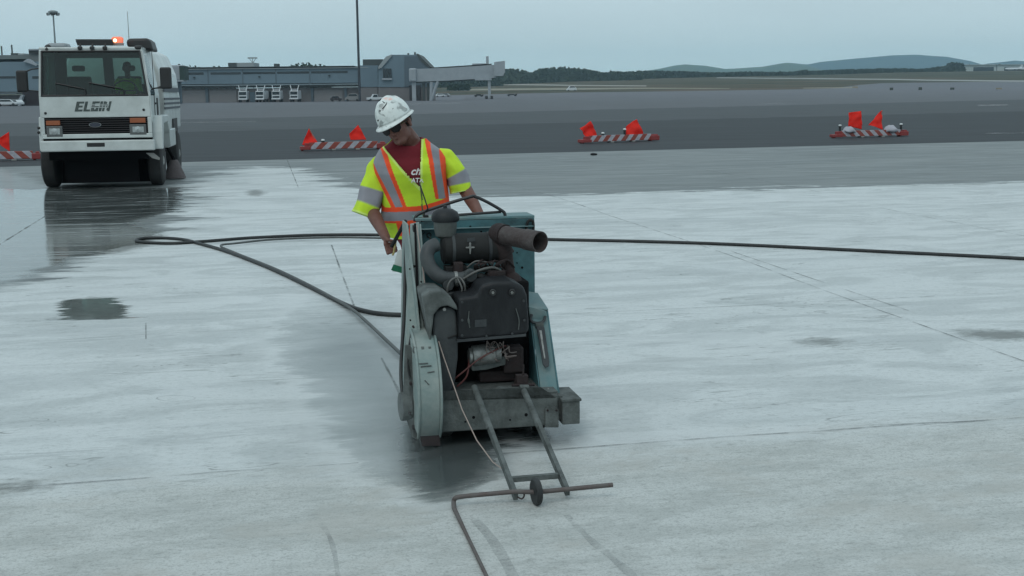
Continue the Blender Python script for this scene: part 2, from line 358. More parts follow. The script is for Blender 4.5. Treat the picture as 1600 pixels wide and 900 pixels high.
    L(ro, b.inputs['Roughness'])
    h = math_('ADD', math_('MULTIPLY', fine, 0.6), math_('MULTIPLY', grain, 0.4))
    bs = mr(math_('MAXIMUM', math_('MAXIMUM', mm, mpd), mt), 0, 1, 0.16, 0.015)
    bp = N(t, 'ShaderNodeBump', inp={'Distance': 0.012}); L(h, bp.inputs['Height']); L(bs, bp.inputs['Strength']); L(bp.outputs[0], b.inputs['Normal'])
    return M
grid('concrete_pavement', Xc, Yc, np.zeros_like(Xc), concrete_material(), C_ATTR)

# --- joints, old saw cuts: thin dark sheets
def ribbon(mb, pts, wd, z=0.004, wob=0.0):
    P = cat([Vector((p[0], p[1], 0)) for p in pts], 10) if len(pts) > 2 else [Vector((pts[0][0], pts[0][1], 0)).lerp(Vector((pts[1][0], pts[1][1], 0)), k/40) for k in range(41)]
    vs = []
    for i, p in enumerate(P):
        t = (P[min(i+1, len(P)-1)]-P[max(i-1, 0)]).normalized(); n = Vector((-t.y, t.x, 0))
        o = n*(mnoise.noise(p*1.7)*wob); ww = wd*(0.6+0.8*abs(mnoise.noise(p*3.1+Vector((5, 2, 1)))))
        vs += [p+o+n*ww+Vector((0, 0, z)), p+o-n*ww+Vector((0, 0, z))]
    mb.add(vs, [(2*i, 2*i+1, 2*i+3, 2*i+2) for i in range(len(P)-1)])
def fade_mat(name, c, alpha, scale=2.0, lo=0.35, hi=0.6, stretch=(1, 1, 1)):
    M = mat(name, c, 0.6); t = M.node_tree; b = t.nodes['Principled BSDF']
    tc = N(t, 'ShaderNodeTexCoord'); mp = N(t, 'ShaderNodeMapping', inp={'Scale': stretch}); t.links.new(tc.outputs['Object'], mp.inputs[0])
    n = N(t, 'ShaderNodeTexNoise', inp={'Scale': scale, 'Detail': 7.0, 'Roughness': 0.7}); t.links.new(mp.outputs[0], n.inputs['Vector'])
    mr = N(t, 'ShaderNodeMapRange', inp={'From Min': lo, 'From Max': hi, 'To Min': 0.0, 'To Max': alpha}); t.links.new(n.outputs[0], mr.inputs[0]); t.links.new(mr.outputs[0], b.inputs['Alpha'])
    return M
def g2(*pp): return [tuple(gp(a, b))[:2] for a, b in pp]
mb = MB()
ribbon(mb, g2((955, 338), (1120, 392), (1310, 462), (1640, 579)), 0.009, wob=0.01)
ribbon(mb, g2((700, 268), (850, 303), (955, 338)), 0.008)
ribbon(mb, g2((868, 492), (1200, 476), (1460, 463)), 0.006)
ribbon(mb, g2((780, 710), (1000, 693), (1300, 672), (1640, 651)), 0.008, wob=0.02)
ribbon(mb, g2((-60, 768), (100, 757), (300, 742), (560, 724)), 0.006, wob=0.02)
ribbon(mb, g2((-40, 541), (230, 523), (430, 514)), 0.004)
ribbon(mb, g2((-40, 406), (75, 335)), 0.014)
ribbon(mb, g2((448, 248), (466, 293)), 0.014)
ribbon(mb, g2((1370, 324), (1600, 369)), 0.009)
ribbon(mb, g2((1020, 288), (1300, 308)), 0.010)
ribbon(mb, g2((900, 236), (1080, 262), (1280, 300)), 0.010)
ribbon(mb, g2((1140, 392), (1300, 446), (1420, 486)), 0.008)
ribbon(mb, g2((518, 383), (535, 430), (553, 478)), 0.012)
ribbon(mb, g2((596, 560), (612, 590), (628, 622)), 0.010)
ribbon(mb, g2((228, 505), (228, 530)), 0.006)
j = mb.build('pavement_joints', fade_mat('joint_dirt', (0.08, 0.085, 0.08), 0.7, 2.2, 0.40, 0.60)); j['kind'] = 'structure'
mb = MB()
ribbon(mb, g2((890, 805), (930, 850), (990, 910)), 0.022, z=0.003, wob=0.03)
ribbon(mb, g2((742, 812), (770, 850), (800, 905)), 0.028, z=0.003, wob=0.03)
ribbon(mb, g2((500, 818), (520, 850), (530, 905)), 0.014, z=0.003, wob=0.03)
el = [gp(275+30*math.cos(a), 623+4.5*math.sin(a)) for a in np.linspace(0, 2*math.pi, 25)]
ribbon(mb, [tuple(p)[:2] for p in el], 0.006, z=0.003)
j = mb.build('surface_stains', fade_mat('stain', (0.22, 0.23, 0.225), 0.35, 6.0, 0.35, 0.7)); j['kind'] = 'structure'

# --- asphalt apron
def asphalt_material():
    M = bpy.data.materials.new('asphalt'); M.use_nodes = True; t = M.node_tree; b = t.nodes['Principled BSDF']; L = t.links.new
    tc = N(t, 'ShaderNodeTexCoord'); mp = N(t, 'ShaderNodeMapping', inp={'Rotation': (0, 0, -R(16)), 'Scale': (0.12, 1.0, 1)}); L(tc.outputs['Object'], mp.inputs[0])
    n = N(t, 'ShaderNodeTexNoise', inp={'Scale': 0.35, 'Detail': 8.0, 'Roughness': 0.65}); L(mp.outputs[0], n.inputs['Vector'])
    a = N(t, 'ShaderNodeAttribute', attribute_name='band')
    ad = N(t, 'ShaderNodeMath', operation='MULTIPLY_ADD'); L(n.outputs[0], ad.inputs[0]); ad.inputs[1].default_value = 0.24; L(a.outputs['Fac'], ad.inputs[2])
    r = N(t, 'ShaderNodeValToRGB'); L(ad.outputs[0], r.inputs[0]); e = r.color_ramp.elements
    e[0].position = 0.10; e[0].color = (0.026, 0.030, 0.035, 1); e[1].position = 1.0; e[1].color = (0.115, 0.115, 0.130, 1)
    for p_, c_ in ((0.33, (0.032, 0.037, 0.042, 1)), (0.37, (0.048, 0.054, 0.060, 1)), (0.60, (0.058, 0.064, 0.069, 1)), (0.66, (0.085, 0.091, 0.099, 1))):
        k = e.new(p_); k.color = c_
    n2 = N(t, 'ShaderNodeTexNoise', inp={'Scale': 1.2, 'Detail': 8.0, 'Roughness': 0.7}); L(mp.outputs[0], n2.inputs['Vector'])
    m2 = N(t, 'ShaderNodeMapRange', inp={'From Min': 0.3, 'From Max': 0.7, 'To Min': 0.62, 'To Max': 1.38}); L(n2.outputs[0], m2.inputs[0])
    v = N(t, 'ShaderNodeVectorMath', operation='SCALE'); L(r.outputs[0], v.inputs[0]); L(m2.outputs[0], v.inputs['Scale']); L(v.outputs[0], b.inputs['Base Color'])
    b.inputs['Roughness'].default_value = 0.75; b.inputs['Specular IOR Level'].default_value = 0.25
    return M
xs = np.concatenate([np.linspace(-1, -0.08, 40), np.linspace(-0.075, 0.26, 60), np.linspace(0.27, 1, 50)])      # x/y direction
fs = np.geomspace(1, 20, 150) ; fs = (fs-1)/19
rowsX = []; rowsY = []
far_d = np.interp(xs, [-1, -0.04, 0.0, 0.10, 0.24, 0.262, 0.285, 0.30, 1], [600, 600, 560, 600, 610, 620, 700, 735, 760])
near_d = np.array([(lambda t: 36.87/(1-0.325*t) if t < 0.9 else 60)(t) for t in xs])
for it in range(6): near_d = np.array([edge_y(t*d) for t, d in zip(xs, near_d)])
near_d = np.maximum(near_d, 20)
for f in fs:
    d = near_d + (far_d-near_d)*f; rowsX.append(xs*d); rowsY.append(d)
Xa = np.array(rowsX); Ya = np.array(rowsY); Za = terrain(Xa, Ya)-0.0
band = np.where(Ya < 73+0.6*Xa, 0.1, np.where(Ya < 121+0.93*Xa, 0.38, 0.62)) + np.clip((Ya-200)/900, 0, 0.25)
grid('asphalt_apron', Xa, Ya, Za - 0.006*(fs[:, None] < 1e-6), asphalt_material(), dict(band=band))
# --- grass beyond
def grass_material():
    M = bpy.data.materials.new('airfield_grass'); M.use_nodes = True; t = M.node_tree; b = t.nodes['Principled BSDF']; L = t.links.new
    tc = N(t, 'ShaderNodeTexCoord'); mp = N(t, 'ShaderNodeMapping', inp={'Scale': (0.25, 1.0, 1)}); L(tc.outputs['Object'], mp.inputs[0])
    n = N(t, 'ShaderNodeTexNoise', inp={'Scale': 0.022, 'Detail': 9.0, 'Roughness': 0.7}); L(mp.outputs[0], n.inputs['Vector'])
    r = N(t, 'ShaderNodeValToRGB'); L(n.outputs[0], r.inputs[0]); e = r.color_ramp.elements
    e[0].position = 0.36; e[0].color = (0.036, 0.040, 0.024, 1); e[1].position = 0.68; e[1].color = (0.14, 0.098, 0.068, 1)
    for p_, c_ in ((0.45, (0.045, 0.048, 0.028, 1)), (0.56, (0.085, 0.068, 0.045, 1))): k = e.new(p_); k.color = c_
    L(r.outputs[0], b.inputs['Base Color']); b.inputs['Roughness'].default_value = 0.95; b.inputs['Specular IOR Level'].default_value = 0.1
    return M
rowsX = []; rowsY = []
dist = lambda k: k
xg = np.concatenate([xs])
for k in range(60):
    f = k/59; d = far_d + (5200-far_d)*f**2.2; rowsX.append(xg*d); rowsY.append(d)
Xg = np.array(rowsX); Yg = np.array(rowsY); Zg = terrain(Xg, Yg)
GR = grass_material()
grid('ground', Xg, Yg, Zg, GR)
# pale taxiway and road strips crossing the field (sheets just above the grass)
def strip(name, pts, m_, lift=0.06):
    """pts: (px, py_top, py_bottom)"""
    mbs = MB(); vs = []
    for px, a, b_ in pts:
        for py in (a, b_):
            p = tp(px, py); vs.append(p)
    Q = []; n = len(pts)
    V = []
    for i in range(n-1):
        for s_ in range(6):
            f = s_/6; T = vs[2*i].lerp(vs[2*i+2], f); B_ = vs[2*i+1].lerp(vs[2*i+3], f); V.append((T, B_))
    V.append((vs[-2], vs[-1]))
    m_rows = []
    for T, B_ in V:
        for g in range(7):
            p = T.lerp(B_, g/6); p.z = float(terrain(p.x, p.y)) + lift; m_rows.append(p)
    mbs.add(m_rows, [(i*7+g, i*7+g+1, (i+1)*7+g+1, (i+1)*7+g) for i in range(len(V)-1) for g in range(6)])
    o = mbs.build(name, m_); o['kind'] = 'structure'; return o
strp = mat('pale_road', (0.30, 0.30, 0.29), 0.9, dirt=(0.16, 0.16, 0.14), amt=0.7, scale=0.02)
strip('far_road', [(1120, 121.0, 122.2), (1300, 122.5, 124.2), (1450, 124.5, 126.4), (1640, 126.2, 128.6)], strp)
strip('field_taxiway', [(785, 131.0, 133.0), (900, 133.0, 134.6), (1010, 133.6, 135.2)], mat('pale_tan', (0.26, 0.24, 0.21), 0.9))
tan = mat('tan_earth', (0.25, 0.22, 0.175), 0.9, dirt=(0.12, 0.12, 0.07), amt=0.8, scale=0.03)
strip('field_road', [(700, 139.2, 142.0), (900, 137.6, 140.4), (1010, 137.2, 139.0), (1140, 138.3, 139.2)], tan)
strip('verge_track', [(1255, 137.4, 138.6), (1340, 136.2, 137.8)], tan)
# painted marks on the asphalt
mb = MB()
for a, b_, c_, d_ in (((1528, 163.6), (1575, 162.8), (1575, 165.0), (1528, 165.8)), ((1540, 208.0), (1700, 206.0), (1700, 207.4), (1540, 209.4)), ((1185, 162.0), (1230, 161.0), (1230, 162.0), (1185, 163.0)), ((640, 162.4), (760, 159.5), (760, 160.4), (640, 163.4)), ((280, 191.0), (400, 190.0), (400, 190.8), (280, 191.9))):
    P = [gp(*p) for p in (a, b_, c_, d_)]; P = [Vector((p.x, p.y, 0.006)) for p in P]; mb.add(P, [(0, 1, 2, 3)])
o = mb.build('painted_markings', fade_mat('old_paint', (0.30, 0.30, 0.31), 0.6, 1.0, 0.35, 0.6)); o['kind'] = 'structure'

# --- hills
def hill(name, ridge, d, depth, m_, bx=0.35):
    """ridge: (px, py) silhouette seen at distance d; a real ridge with foot towards us"""
    P = [atY(a, b_, d) for a, b_ in ridge]; X = np.array([p.x for p in P]); Z = np.array([p.z for p in P])
    nx = 160; x = np.linspace(X[0], X[-1], nx); z = np.interp(x, X, Z); z += np.array([mnoise.fractal(Vector((v/90, d*0.01, 3)), 1, 2, 4) for v in x])*1.2
    rows = 14; XX = np.tile(x, (rows, 1)); YY = []; ZZ = []
    for k in range(rows):
        f = k/(rows-1); YY.append(np.full(nx, d-depth*(1-f)*0.8 if f < .7 else d-depth*.24+(f-.7)*depth)); g = math.sin(min(f/0.7, 1)*math.pi/2) if f <= 0.7 else math.cos((f-0.7)/0.3*math.pi/2)
        ZZ.append(np.maximum(z, 12)*g + (5*(1-g)) + (0 if f > .65 and f < .75 else 1)*np.array([mnoise.fractal(Vector((v/150, k*0.7, 9)), 1, 2, 4) for v in x])*4*g*(1-g)*4)
    return grid(name, XX, np.array(YY), np.array(ZZ), m_)
hazed_forest = mat('haze_blue_forest', (0.014, 0.050, 0.075), 0.95, dirt=(0.026, 0.068, 0.092), amt=0.8, scale=0.01, spec=0.05)  # distance haze painted as blue into the green forest colour
hill('hills', [(1060, 118), (1150, 110), (1210, 100), (1240, 103), (1260, 99), (1300, 95), (1345, 91), (1370, 89), (1400, 88), (1440, 91), (1470, 96), (1500, 108), (1530, 118)], 5000, 900, hazed_forest)
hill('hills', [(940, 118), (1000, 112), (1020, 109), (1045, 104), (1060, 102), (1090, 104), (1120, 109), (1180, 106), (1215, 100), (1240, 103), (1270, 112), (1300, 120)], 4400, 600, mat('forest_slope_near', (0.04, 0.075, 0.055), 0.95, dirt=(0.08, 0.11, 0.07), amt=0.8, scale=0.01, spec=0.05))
hill('hills', [(1470, 112), (1520, 101), (1560, 96), (1590, 99), (1700, 106), (1900, 108)], 4700, 600, hazed_forest)

# --- haze: one closed box of thin air
hz = MB(); hz.bx(-3200, 3200, -60, 5900, -3, 190)
HM = bpy.data.materials.new('haze'); HM.use_nodes = True; t = HM.node_tree; t.nodes.clear()
pv = N(t, 'ShaderNodeVolumePrincipled', inp={'Color': (0.64, 0.88, 1.0, 1), 'Density': 0.00015, 'Anisotropy': 0.3}); mo = N(t, 'ShaderNodeOutputMaterial'); t.links.new(pv.outputs[0], mo.inputs['Volume'])
ho = hz.build('haze', HM); ho['kind'] = 'stuff'

# ================================================================ CONCRETE SAW
SO = gp(775, 693); A_S = R(11.4)
S = Frame(SO.x, SO.y, A_S)
teal = mat('faded_teal_paint', (0.070, 0.168, 0.182), 0.5, dirt=(0.20, 0.23, 0.22), amt=0.75, scale=7, bump=0.15, bscale=40)
teal_d = mat('grimy_teal_paint', (0.055, 0.160, 0.180), 0.5, dirt=(0.018, 0.032, 0.035), amt=0.95, scale=4.5, bump=0.15, bscale=40)
pale_g = mat('slurry_coated_green_paint', (0.155, 0.215, 0.208), 0.6, dirt=(0.30, 0.33, 0.31), amt=0.85, scale=7, bump=0.3, bscale=50)
grey_st = mat('slurry_coated_steel', (0.115, 0.130, 0.126), 0.7, dirt=(0.035, 0.04, 0.038), amt=0.9, scale=10, bump=0.35, bscale=70)
blk = mat('grimy_black_steel', (0.010, 0.0105, 0.011), 0.6, dirt=(0.03, 0.031, 0.03), amt=0.6, scale=8, bump=0.2, spec=0.3)
blk2 = mat('dusty_black_cover', (0.007, 0.008, 0.010), 0.5, dirt=(0.055, 0.062, 0.065), amt=0.6, scale=3.5, bump=0.2, spec=0.35, stretch=(1, 1, 0.5), lo=0.45, hi=0.8)
dustg = mat('dusty_belt_cover', (0.020, 0.024, 0.028), 0.6, dirt=(0.085, 0.095, 0.095), amt=0.7, scale=5, bump=0.2)
rust = mat('rusty_pipe', (0.038, 0.024, 0.023), 0.75, dirt=(0.10, 0.092, 0.09), amt=0.7, scale=14, bump=0.5)
rust_d = mat('dark_rust', (0.026, 0.014, 0.014), 0.8, dirt=(0.02, 0.018, 0.018), amt=0.8, scale=14, bump=0.4)
rub = mat('black_rubber', (0.010, 0.011, 0.012), 0.5, dirt=(0.06, 0.065, 0.062), amt=0.35, scale=12)
hoseg = mat('dusty_hose_rubber', (0.05, 0.055, 0.055), 0.55, dirt=(0.15, 0.16, 0.155), amt=0.6, scale=9)
alum = mat('cast_aluminium', (0.36, 0.37, 0.36), 0.5, 0.6, dirt=(0.10, 0.10, 0.09), amt=0.8, scale=20, bump=0.3)
redw = mat('red_cable', (0.10, 0.03, 0.028), 0.5)
tan_c = mat('tan_cord', (0.33, 0.27, 0.24), 0.8)
void = mat('oily_dark_steel', (0.008, 0.008, 0.009), 0.8, spec=0.12)

saw = empty('concrete_saw', S.o, A_S, 'worn teal walk-behind concrete saw with rusty exhaust pipe and two pointer arms', 'concrete saw')
P_ = S
def up(v, dz): return Vector((v[0], v[1], v[2]+dz))
# front beam ------------------------------------------------------
a = S(688, 625, 0); b = S(872, 664, 0)
zt, zb = a.z, b.z
mb = MB(); mb.bx(a.x, b.x, 0, 0.10, zb, zt)
fb = mb.build('front_beam', grey_st, saw, bevel=0.006)
mb = MB()
for px, py, r in ((740, 652, 0.008), (727, 659, 0.005), (822, 648, 0.009), (797, 656, 0.005)):
    q = S(px, py, 0); mb.cyl(q+Vector((0, -0.002, 0)), q+Vector((0, 0.004, 0)), r)
build_each(mb, 'bolt_hole', void, fb)
q = S(862, 652, -0.012); mb = MB()
mb.slab([S(852, 668, -0.014), S(873, 668, -0.014), S(873, 640, -0.014), S(868, 636, -0.014), S(856, 636, -0.014), S(852, 640, -0.014)], (0, 0.012, 0))
br = mb.build('bracket_plate', grey_st, saw, bevel=0.002)
for px in (855.5, 869.5):
    mb = MB(); q = S(px, 641, -0.014); mb.cyl(q, q+Vector((0, -0.008, 0)), 0.006, n=6); build_each(mb, 'bolt', rust_d, br)
# side ballast box
c0 = S(879, 665, -0.02); c1 = S(905, 626, -0.02)
mb = MB(); mb.bx(c0.x, c1.x+0.004, -0.02, 0.24, c0.z+0.004, c1.z); bo = mb.build('ballast_box', grey_st, saw, bevel=0.004)
mb = MB(); mb.bx(c0.x-0.006, c1.x+0.012, -0.026, 0.245, c1.z-0.002, c1.z+0.012); mb.build('lid', grey_st, bo, bevel=0.003)
mb = MB(); mb.bx(b.x-0.02, c0.x+0.01, 0.02, 0.08, zb+0.02, zt-0.02); mb.build('ballast_bracket', grey_st, saw)
# chassis: side rails, deck and cross members
xl = S(652, 600, 0.1).x; xr = S(876, 600, 0.3).x
mb = MB(); mb.bx(xl+0.06, xl+0.12, 0.10, 1.15, 0.10, 0.20); mb.bx(xr-0.10, xr-0.04, 0.10, 1.15, 0.10, 0.20); mb.bx(xl+0.05, xr-0.03, 0.08, 1.12, 0.20, 0.212); mb.bx(xl+0.06, xr-0.04, 1.08, 1.14, 0.10, 0.20)
mb.build('chassis', void, saw, bevel=0.003)
mb = MB(); mb.bx(xl+0.16, xr-0.12, 0.14, 0.95, 0.035, 0.21); mb.build('shade_box', void, saw, bevel=0.01)  # hidden box added to deepen the shade below the front beam
# wheels
def wheel(parent, c, axis, r, wd, name='wheel', m_=rub, hub=grey_st, spokes=0):
    mb = MB(); prof = [(r*0.55, -wd/2), (r*0.93, -wd/2), (r, -wd*0.32), (r, wd*0.32), (r*0.93, wd/2), (r*0.55, wd/2)]
    mb.lathe(prof, c, axis, 28); o = mb.build(name, m_, parent, smooth=40)
    mb = MB(); mb.lathe([(0.001, -wd*0.42), (r*0.16, -wd*0.5), (r*0.2, -wd*0.38), (r*0.58, -wd*0.3), (r*0.58, wd*0.3), (r*0.2, wd*0.38), (r*0.16, wd*0.5), (0.001, wd*0.42)], c, axis, 24)
    mb.build('hub', hub, o, smooth=40); return o
for x in (xl+0.16, xr-0.15):
    wheel(saw, Vector((x, 0.22, 0.085)), (1, 0, 0), 0.085, 0.06); wheel(saw, Vector((x, 0.98, 0.11)), (1, 0, 0), 0.11, 0.07)
# rear console panel ----------------------------------------------
YP = 0.74
tl = S(650, 345, YP); tr_ = S(832, 342, YP); zt_ = (tl.z+tr_.z)/2
mb = MB(); mb.bx(tl.x, tr_.x+0.012, YP, YP+0.012, 0.21, zt_)
pn = mb.build('console_panel', teal_d, saw, bevel=0.004)
mb = MB(); mb.bx(tl.x, tr_.x+0.012, YP-0.002, YP+0.20, zt_+0.001, zt_+0.016); mb.bx(tl.x, tr_.x+0.0, YP-0.035, YP-0.003, zt_-0.045, zt_-0.04)
mb.build('top_flange', teal, pn, bevel=0.004)
mb = MB()
for px, py, r in ((735, 354, 0.006), (808, 395, 0.004), (808, 411, 0.004), (816, 418, 0.007), (817, 437, 0.008), (659, 346, 0.004), (812, 372, 0.005), (752, 362, 0.005)):
    q = S(px, py, YP-0.003); mb.cyl(q, q+Vector((0, 0.004, 0)), r)
build_each(mb, 'bolt_hole', void, pn)
# fuel or hydraulic tank behind the panel
mb = MB(); mb.bx(tl.x+0.06, tr_.x-0.06, YP+0.03, YP+0.19, zt_-0.42, zt_-0.01); mb.build('tank', teal, saw, bevel=0.015)
# hook bracket top right
mb = MB(); mb.tube(cat([S(822, 364, YP-0.02), S(823, 352, YP-0.02), S(826, 345, YP-0.02), S(832, 345, YP-0.02), S(833.5, 352, YP-0.02), S(833, 366, YP-0.02)], 4), 0.008, 8)
mb.build('hook', blk, saw, smooth=50)
# scrawled mark on the panel
mb = MB(); 
mb.tube(cat([S(656, 372, YP-.004), S(657, 362, YP-.004), S(661, 360, YP-.004), S(663, 364, YP-.004), S(658, 367, YP-.004)], 4), 0.0022, 6)
mb.tube(cat([S(667, 369, YP-.004), S(671, 371, YP-.004), S(673.5, 367, YP-.004), S(671, 364, YP-.004), S(667.5, 366, YP-.004), S(668, 371, YP-.004)], 4), 0.003, 6)
build_each(mb, 'lettering', blk, pn)
# left side plate: tall post + sloped web -------------------------
XS = S(640, 420, 0.55).x
zt2 = S(640, 348, 0.72).z
mb = MB()
poly = [(0.10, 0.10), (0.10, 0.42), (0.30, 0.72), (0.66, zt2), (0.86, zt2), (1.12, 0.30), (1.12, 0.10)]
mb.slab([(XS, y, z) for y, z in poly], (0.010, 0, 0))
sp_l = mb.build('side_plate', pale_g, saw, bevel=0.002)
# the front flange of that side plate: a folded strip following its edge (what shows from the front)
def fold(xa, xb, pts, th, name, m_, parent=saw, bv=0.002):
    mb = MB()
    for (y0, z0), (y1, z1) in zip(pts[:-1], pts[1:]):
        d = Vector((0, y1-y0, z1-z0)).normalized(); n = Vector((0, d.z, -d.y))*th
        mb.slab([(xa, y0, z0), (xb, y0, z0), (xb, y1, z1), (xa, y1, z1)], n)
    return mb.build(name, m_, parent, bevel=bv)
mb = MB()
mb.slab([S(641, 350, 0.66), S(655, 347, 0.66), S(663, 535, 0.22), S(634, 550, 0.22)], (0, 0.012, 0)); mb.build('front_post', pale_g, saw, bevel=0.002)
mb = MB()
mb.slab([S(647, 349, 0.650), S(650, 349, 0.650), S(658, 533, 0.205), S(653, 533, 0.205)], (0, 0.006, 0)); mb.build('slot', void, saw)
mb = MB(); mb.slab([S(655.5, 350, 0.65), S(658, 350, 0.65), S(672, 540, 0.20), S(664, 540, 0.20)], (0, 0.010, 0)); mb.build('post_lip', pale_g, saw, bevel=0.001)
# lower-left arm of the blade carrier
mb = MB(); mb.slab([S(633, 540, 0.2), S(650, 540, 0.2), S(656, 690, 0.16), S(645, 684, 0.16), S(630, 640, 0.2)], (0, 0.03, 0)); ar = mb.build('blade_arm', grey_st, saw, bevel=0.004)
mb = MB()
for px, py, r in ((647, 668, 0.012), (640, 645, 0.009), (642, 600, 0.008), (646, 511, 0.006)):
    q = S(px, py, 0.15); mb.cyl(q+Vector((0, -0.006, 0)), q+Vector((0, 0.02, 0)), r, n=8)
build_each(mb, 'bolt', rust_d, ar)
mb = MB(); q = S(633, 635, 0.22); mb.disc(q, (1, 0.1, 0), 0.075, 0.05); mb.build('drive_hub', grey_st, saw, smooth=40)
# blade guard ------------------------------------------------------
XA = S(655, 620, -0.08).x; XB = S(690, 620, -0.08).x
zg_t = S(670, 548, 0.0).z; zg_b = S(672, 688, -0.06).z
prof = []
cy, cz = 0.26, 0.27
for k in range(19):
    th = R(200 - k*(200-62)/18)   # from bottom front, round the front, to the top
    pass
rad = 0.335
front = [(cy - rad*math.cos(a_)*1.02, cz + rad*math.sin(a_)*0.93) for a_ in np.linspace(R(-44), R(90), 20)]
back = [(cy + rad*math.sin(a_)*1.0, cz + rad*math.cos(a_)*0.93) for a_ in np.linspace(R(12), R(128), 12)]
prof = front + back
mb = MB(); mb.slab([(XA, y, z) for y, z in prof], (XB-XA, 0, 0)); bg_ = mb.build('blade_guard', pale_g, saw, bevel=0.012)
bg_.data.shade_smooth(); bg_.data.set_sharp_from_angle(angle=R(35))
mb = MB(); f2 = [(y-0.004, z) for y, z in front[2:]]
for x_ in (XA-0.003, XB-0.004):
    mb.tube([(x_+0.004, y, z) for y, z in front], 0.007, 8)
mb.build('guard_rim', pale_g, bg_, smooth=50)
mb = MB(); y_, z_ = front[0]
mb.slab([(XA+0.01, y_-0.01, z_+0.01), (XB-0.004, y_-0.01, z_+0.01), (XB-0.0, y_-0.015, z_-0.045), (XA+0.02, y_-0.02, z_-0.04)], (0, 0.012, 0)); mb.build('mud_flap', rust_d, bg_)
mb = MB(); mb.disc(((XA+XB)/2-0.012, cy, cz), (1, 0, 0), 0.30, 0.006, 48); mb.build('blade', mat('blade_steel', (0.25, 0.25, 0.25), 0.4, 0.8), saw, smooth=40)
# weld scars and embossed marks on the guard
mb = MB()
for (x1, y1, x2, y2) in ((657, 572, 671, 571), (659, 576, 676, 574), (669, 584, 680, 582), (664, 595, 668, 599), (668, 599, 671, 602)):
    p1 = S(x1, y1, -0.075); p2 = S(x2, y2, -0.075); p1.y = p2.y = cy - math.sqrt(max(rad**2*1.04-((p1.z-cz)/0.93)**2, 0.0))*1.0 - 0.001; mb.tube([p1, p2], 0.0035, 6)
build_each(mb, 'weld_mark', grey_st, bg_)
# hinge bracket above the guard
mb = MB(); mb.slab([S(644, 533, 0.10), S(673, 533, 0.10), S(676, 548, 0.10), S(645, 548, 0.10)], (0, 0.10, 0)); mb.build('hinge_bracket', pale_g, saw, bevel=0.006)
mb = MB(); mb.cyl(S(645, 546, 0.06), S(675, 547, 0.06), 0.012)
for px in (648, 660, 671): mb.cyl(S(px-2, 546.5, 0.06), S(px+2, 546.5, 0.06), 0.02, n=6)
mb.build('hinge_pin', grey_st, saw, smooth=40)
# belt cover: tall dark rounded cover beside the engine --------------
def outline(px, yl): return [S(a_, b_, yl) for a_, b_ in px]
mb = MB(); mb.slab(outline([(676, 500), (680, 488), (692, 480), (706, 480), (713, 486), (716, 520), (716, 560), (711, 600), (700, 622), (688, 622), (680, 590), (676, 540)], 0.13), (0, 0.30, 0)); bc = mb.build('belt_cover', dustg, saw, bevel=0.018); bc.modifiers[0].segments = 4
mb = MB(); mb.slab(outline([(660, 462), (672, 455), (690, 455), (704, 463), (714, 478), (716, 486), (700, 478), (688, 480), (678, 492), (676, 512), (672, 540), (668, 510)], 0.10), (0, 0.30, 0)); bc2 = mb.build('cover_shoulder', grey_st, saw, bevel=0.010); bc2.modifiers[0].segments = 3
mb = MB(); q = S(694, 483, 0.125); mb.cyl(q, q+Vector((0, -0.012, 0)), 0.009, n=6); build_each(mb, 'bolt', alum, bc)
mb = MB(); mb.tube([S(700, 528, 0.125), S(715, 523, 0.125)], 0.004, 6); mb.build('seam', blk, bc)
# radiator shroud: big black rounded cover in front of the engine -----
mb = MB(); mb.slab(outline([(716, 466), (745, 462), (752, 446), (770, 441), (800, 440), (818, 447), (824, 462), (827, 500), (827, 518), (820, 524), (716, 533)], 0.09), (0, 0.24, 0)); sh = mb.build('engine_shroud', blk2, saw, bevel=0.020); sh.modifiers[0].segments = 4
mb = MB(); mb.slab(outline([(714, 531), (822, 522), (822, 525.5), (714, 535)], 0.082), (0, 0.03, 0)); mb.build('shroud_lip', dustg, sh)
for px, py in ((770, 457), (800, 457)):
    mb = MB(); q = S(px, py, 0.078); mb.tube([q+Vector((0.013*math.cos(a_), 0, 0.013*math.sin(a_))) for a_ in np.linspace(0, 2*math.pi, 17)], 0.0055, 8, cap=False); e_ = mb.build('lifting_eye', rub, sh, smooth=60)
    mb = MB(); mb.cyl(q+Vector((0, 0.004, 0)), q+Vector((0, -0.006, 0)), 0.008, n=6); build_each(mb, 'bolt', alum, e_)
mb = MB(); mb.tube(cat([S(733, 486, 0.085), S(732, 500, 0.08), S(734, 512, 0.085)], 4), [0.003]*4+[0.006]*2+[0.003]*3, 6); mb.tube(cat([S(806, 482, 0.085), S(811, 500, 0.08), S(810, 515, 0.085)], 4), 0.003, 6)
build_each(mb, 'slurry_streak', grey_st, sh)
for px, py in ((722, 472), (722, 500), (722, 524), (760, 525), (800, 521), (819, 500), (818, 470)):
    mb = MB(); q = S(px, py, 0.088); mb.cyl(q, q+Vector((0, -0.008, 0)), 0.007, n=6); mb.build('bolt', dustg, sh)
mb = MB(); mb.slab(outline([(742, 500), (760, 499), (760, 510), (742, 511)], 0.086), (0, -0.002, 0)); mb.build('data_plate', dustg, sh)
mb = MB()
for px, py, r_ in ((706, 470, .05), (735, 430, .035), (700, 445, .03)):
    q = S(px, py, .34); mb.lathe([(.001, -.02), (r_*.9, -.02), (r_, -.012), (r_*.8, 0), (r_, .012), (r_*.9, .02), (.001, .02)], q, (0, 1, .05), 24)
build_each(mb, 'pulley', dustg, saw, smooth=35)
mb = MB()
for k in range(9):
    x = 742+k*6; mb.tube(cat([S(x, 424, .40), S(x+rng.normal()*5, 414, .36), S(x+8+rng.normal()*6, 408+rng.normal()*3, .38), S(x+14, 418, .42)], 4), 0.0045, 6)
build_each(mb, 'cable', rust_d, saw, smooth=50)
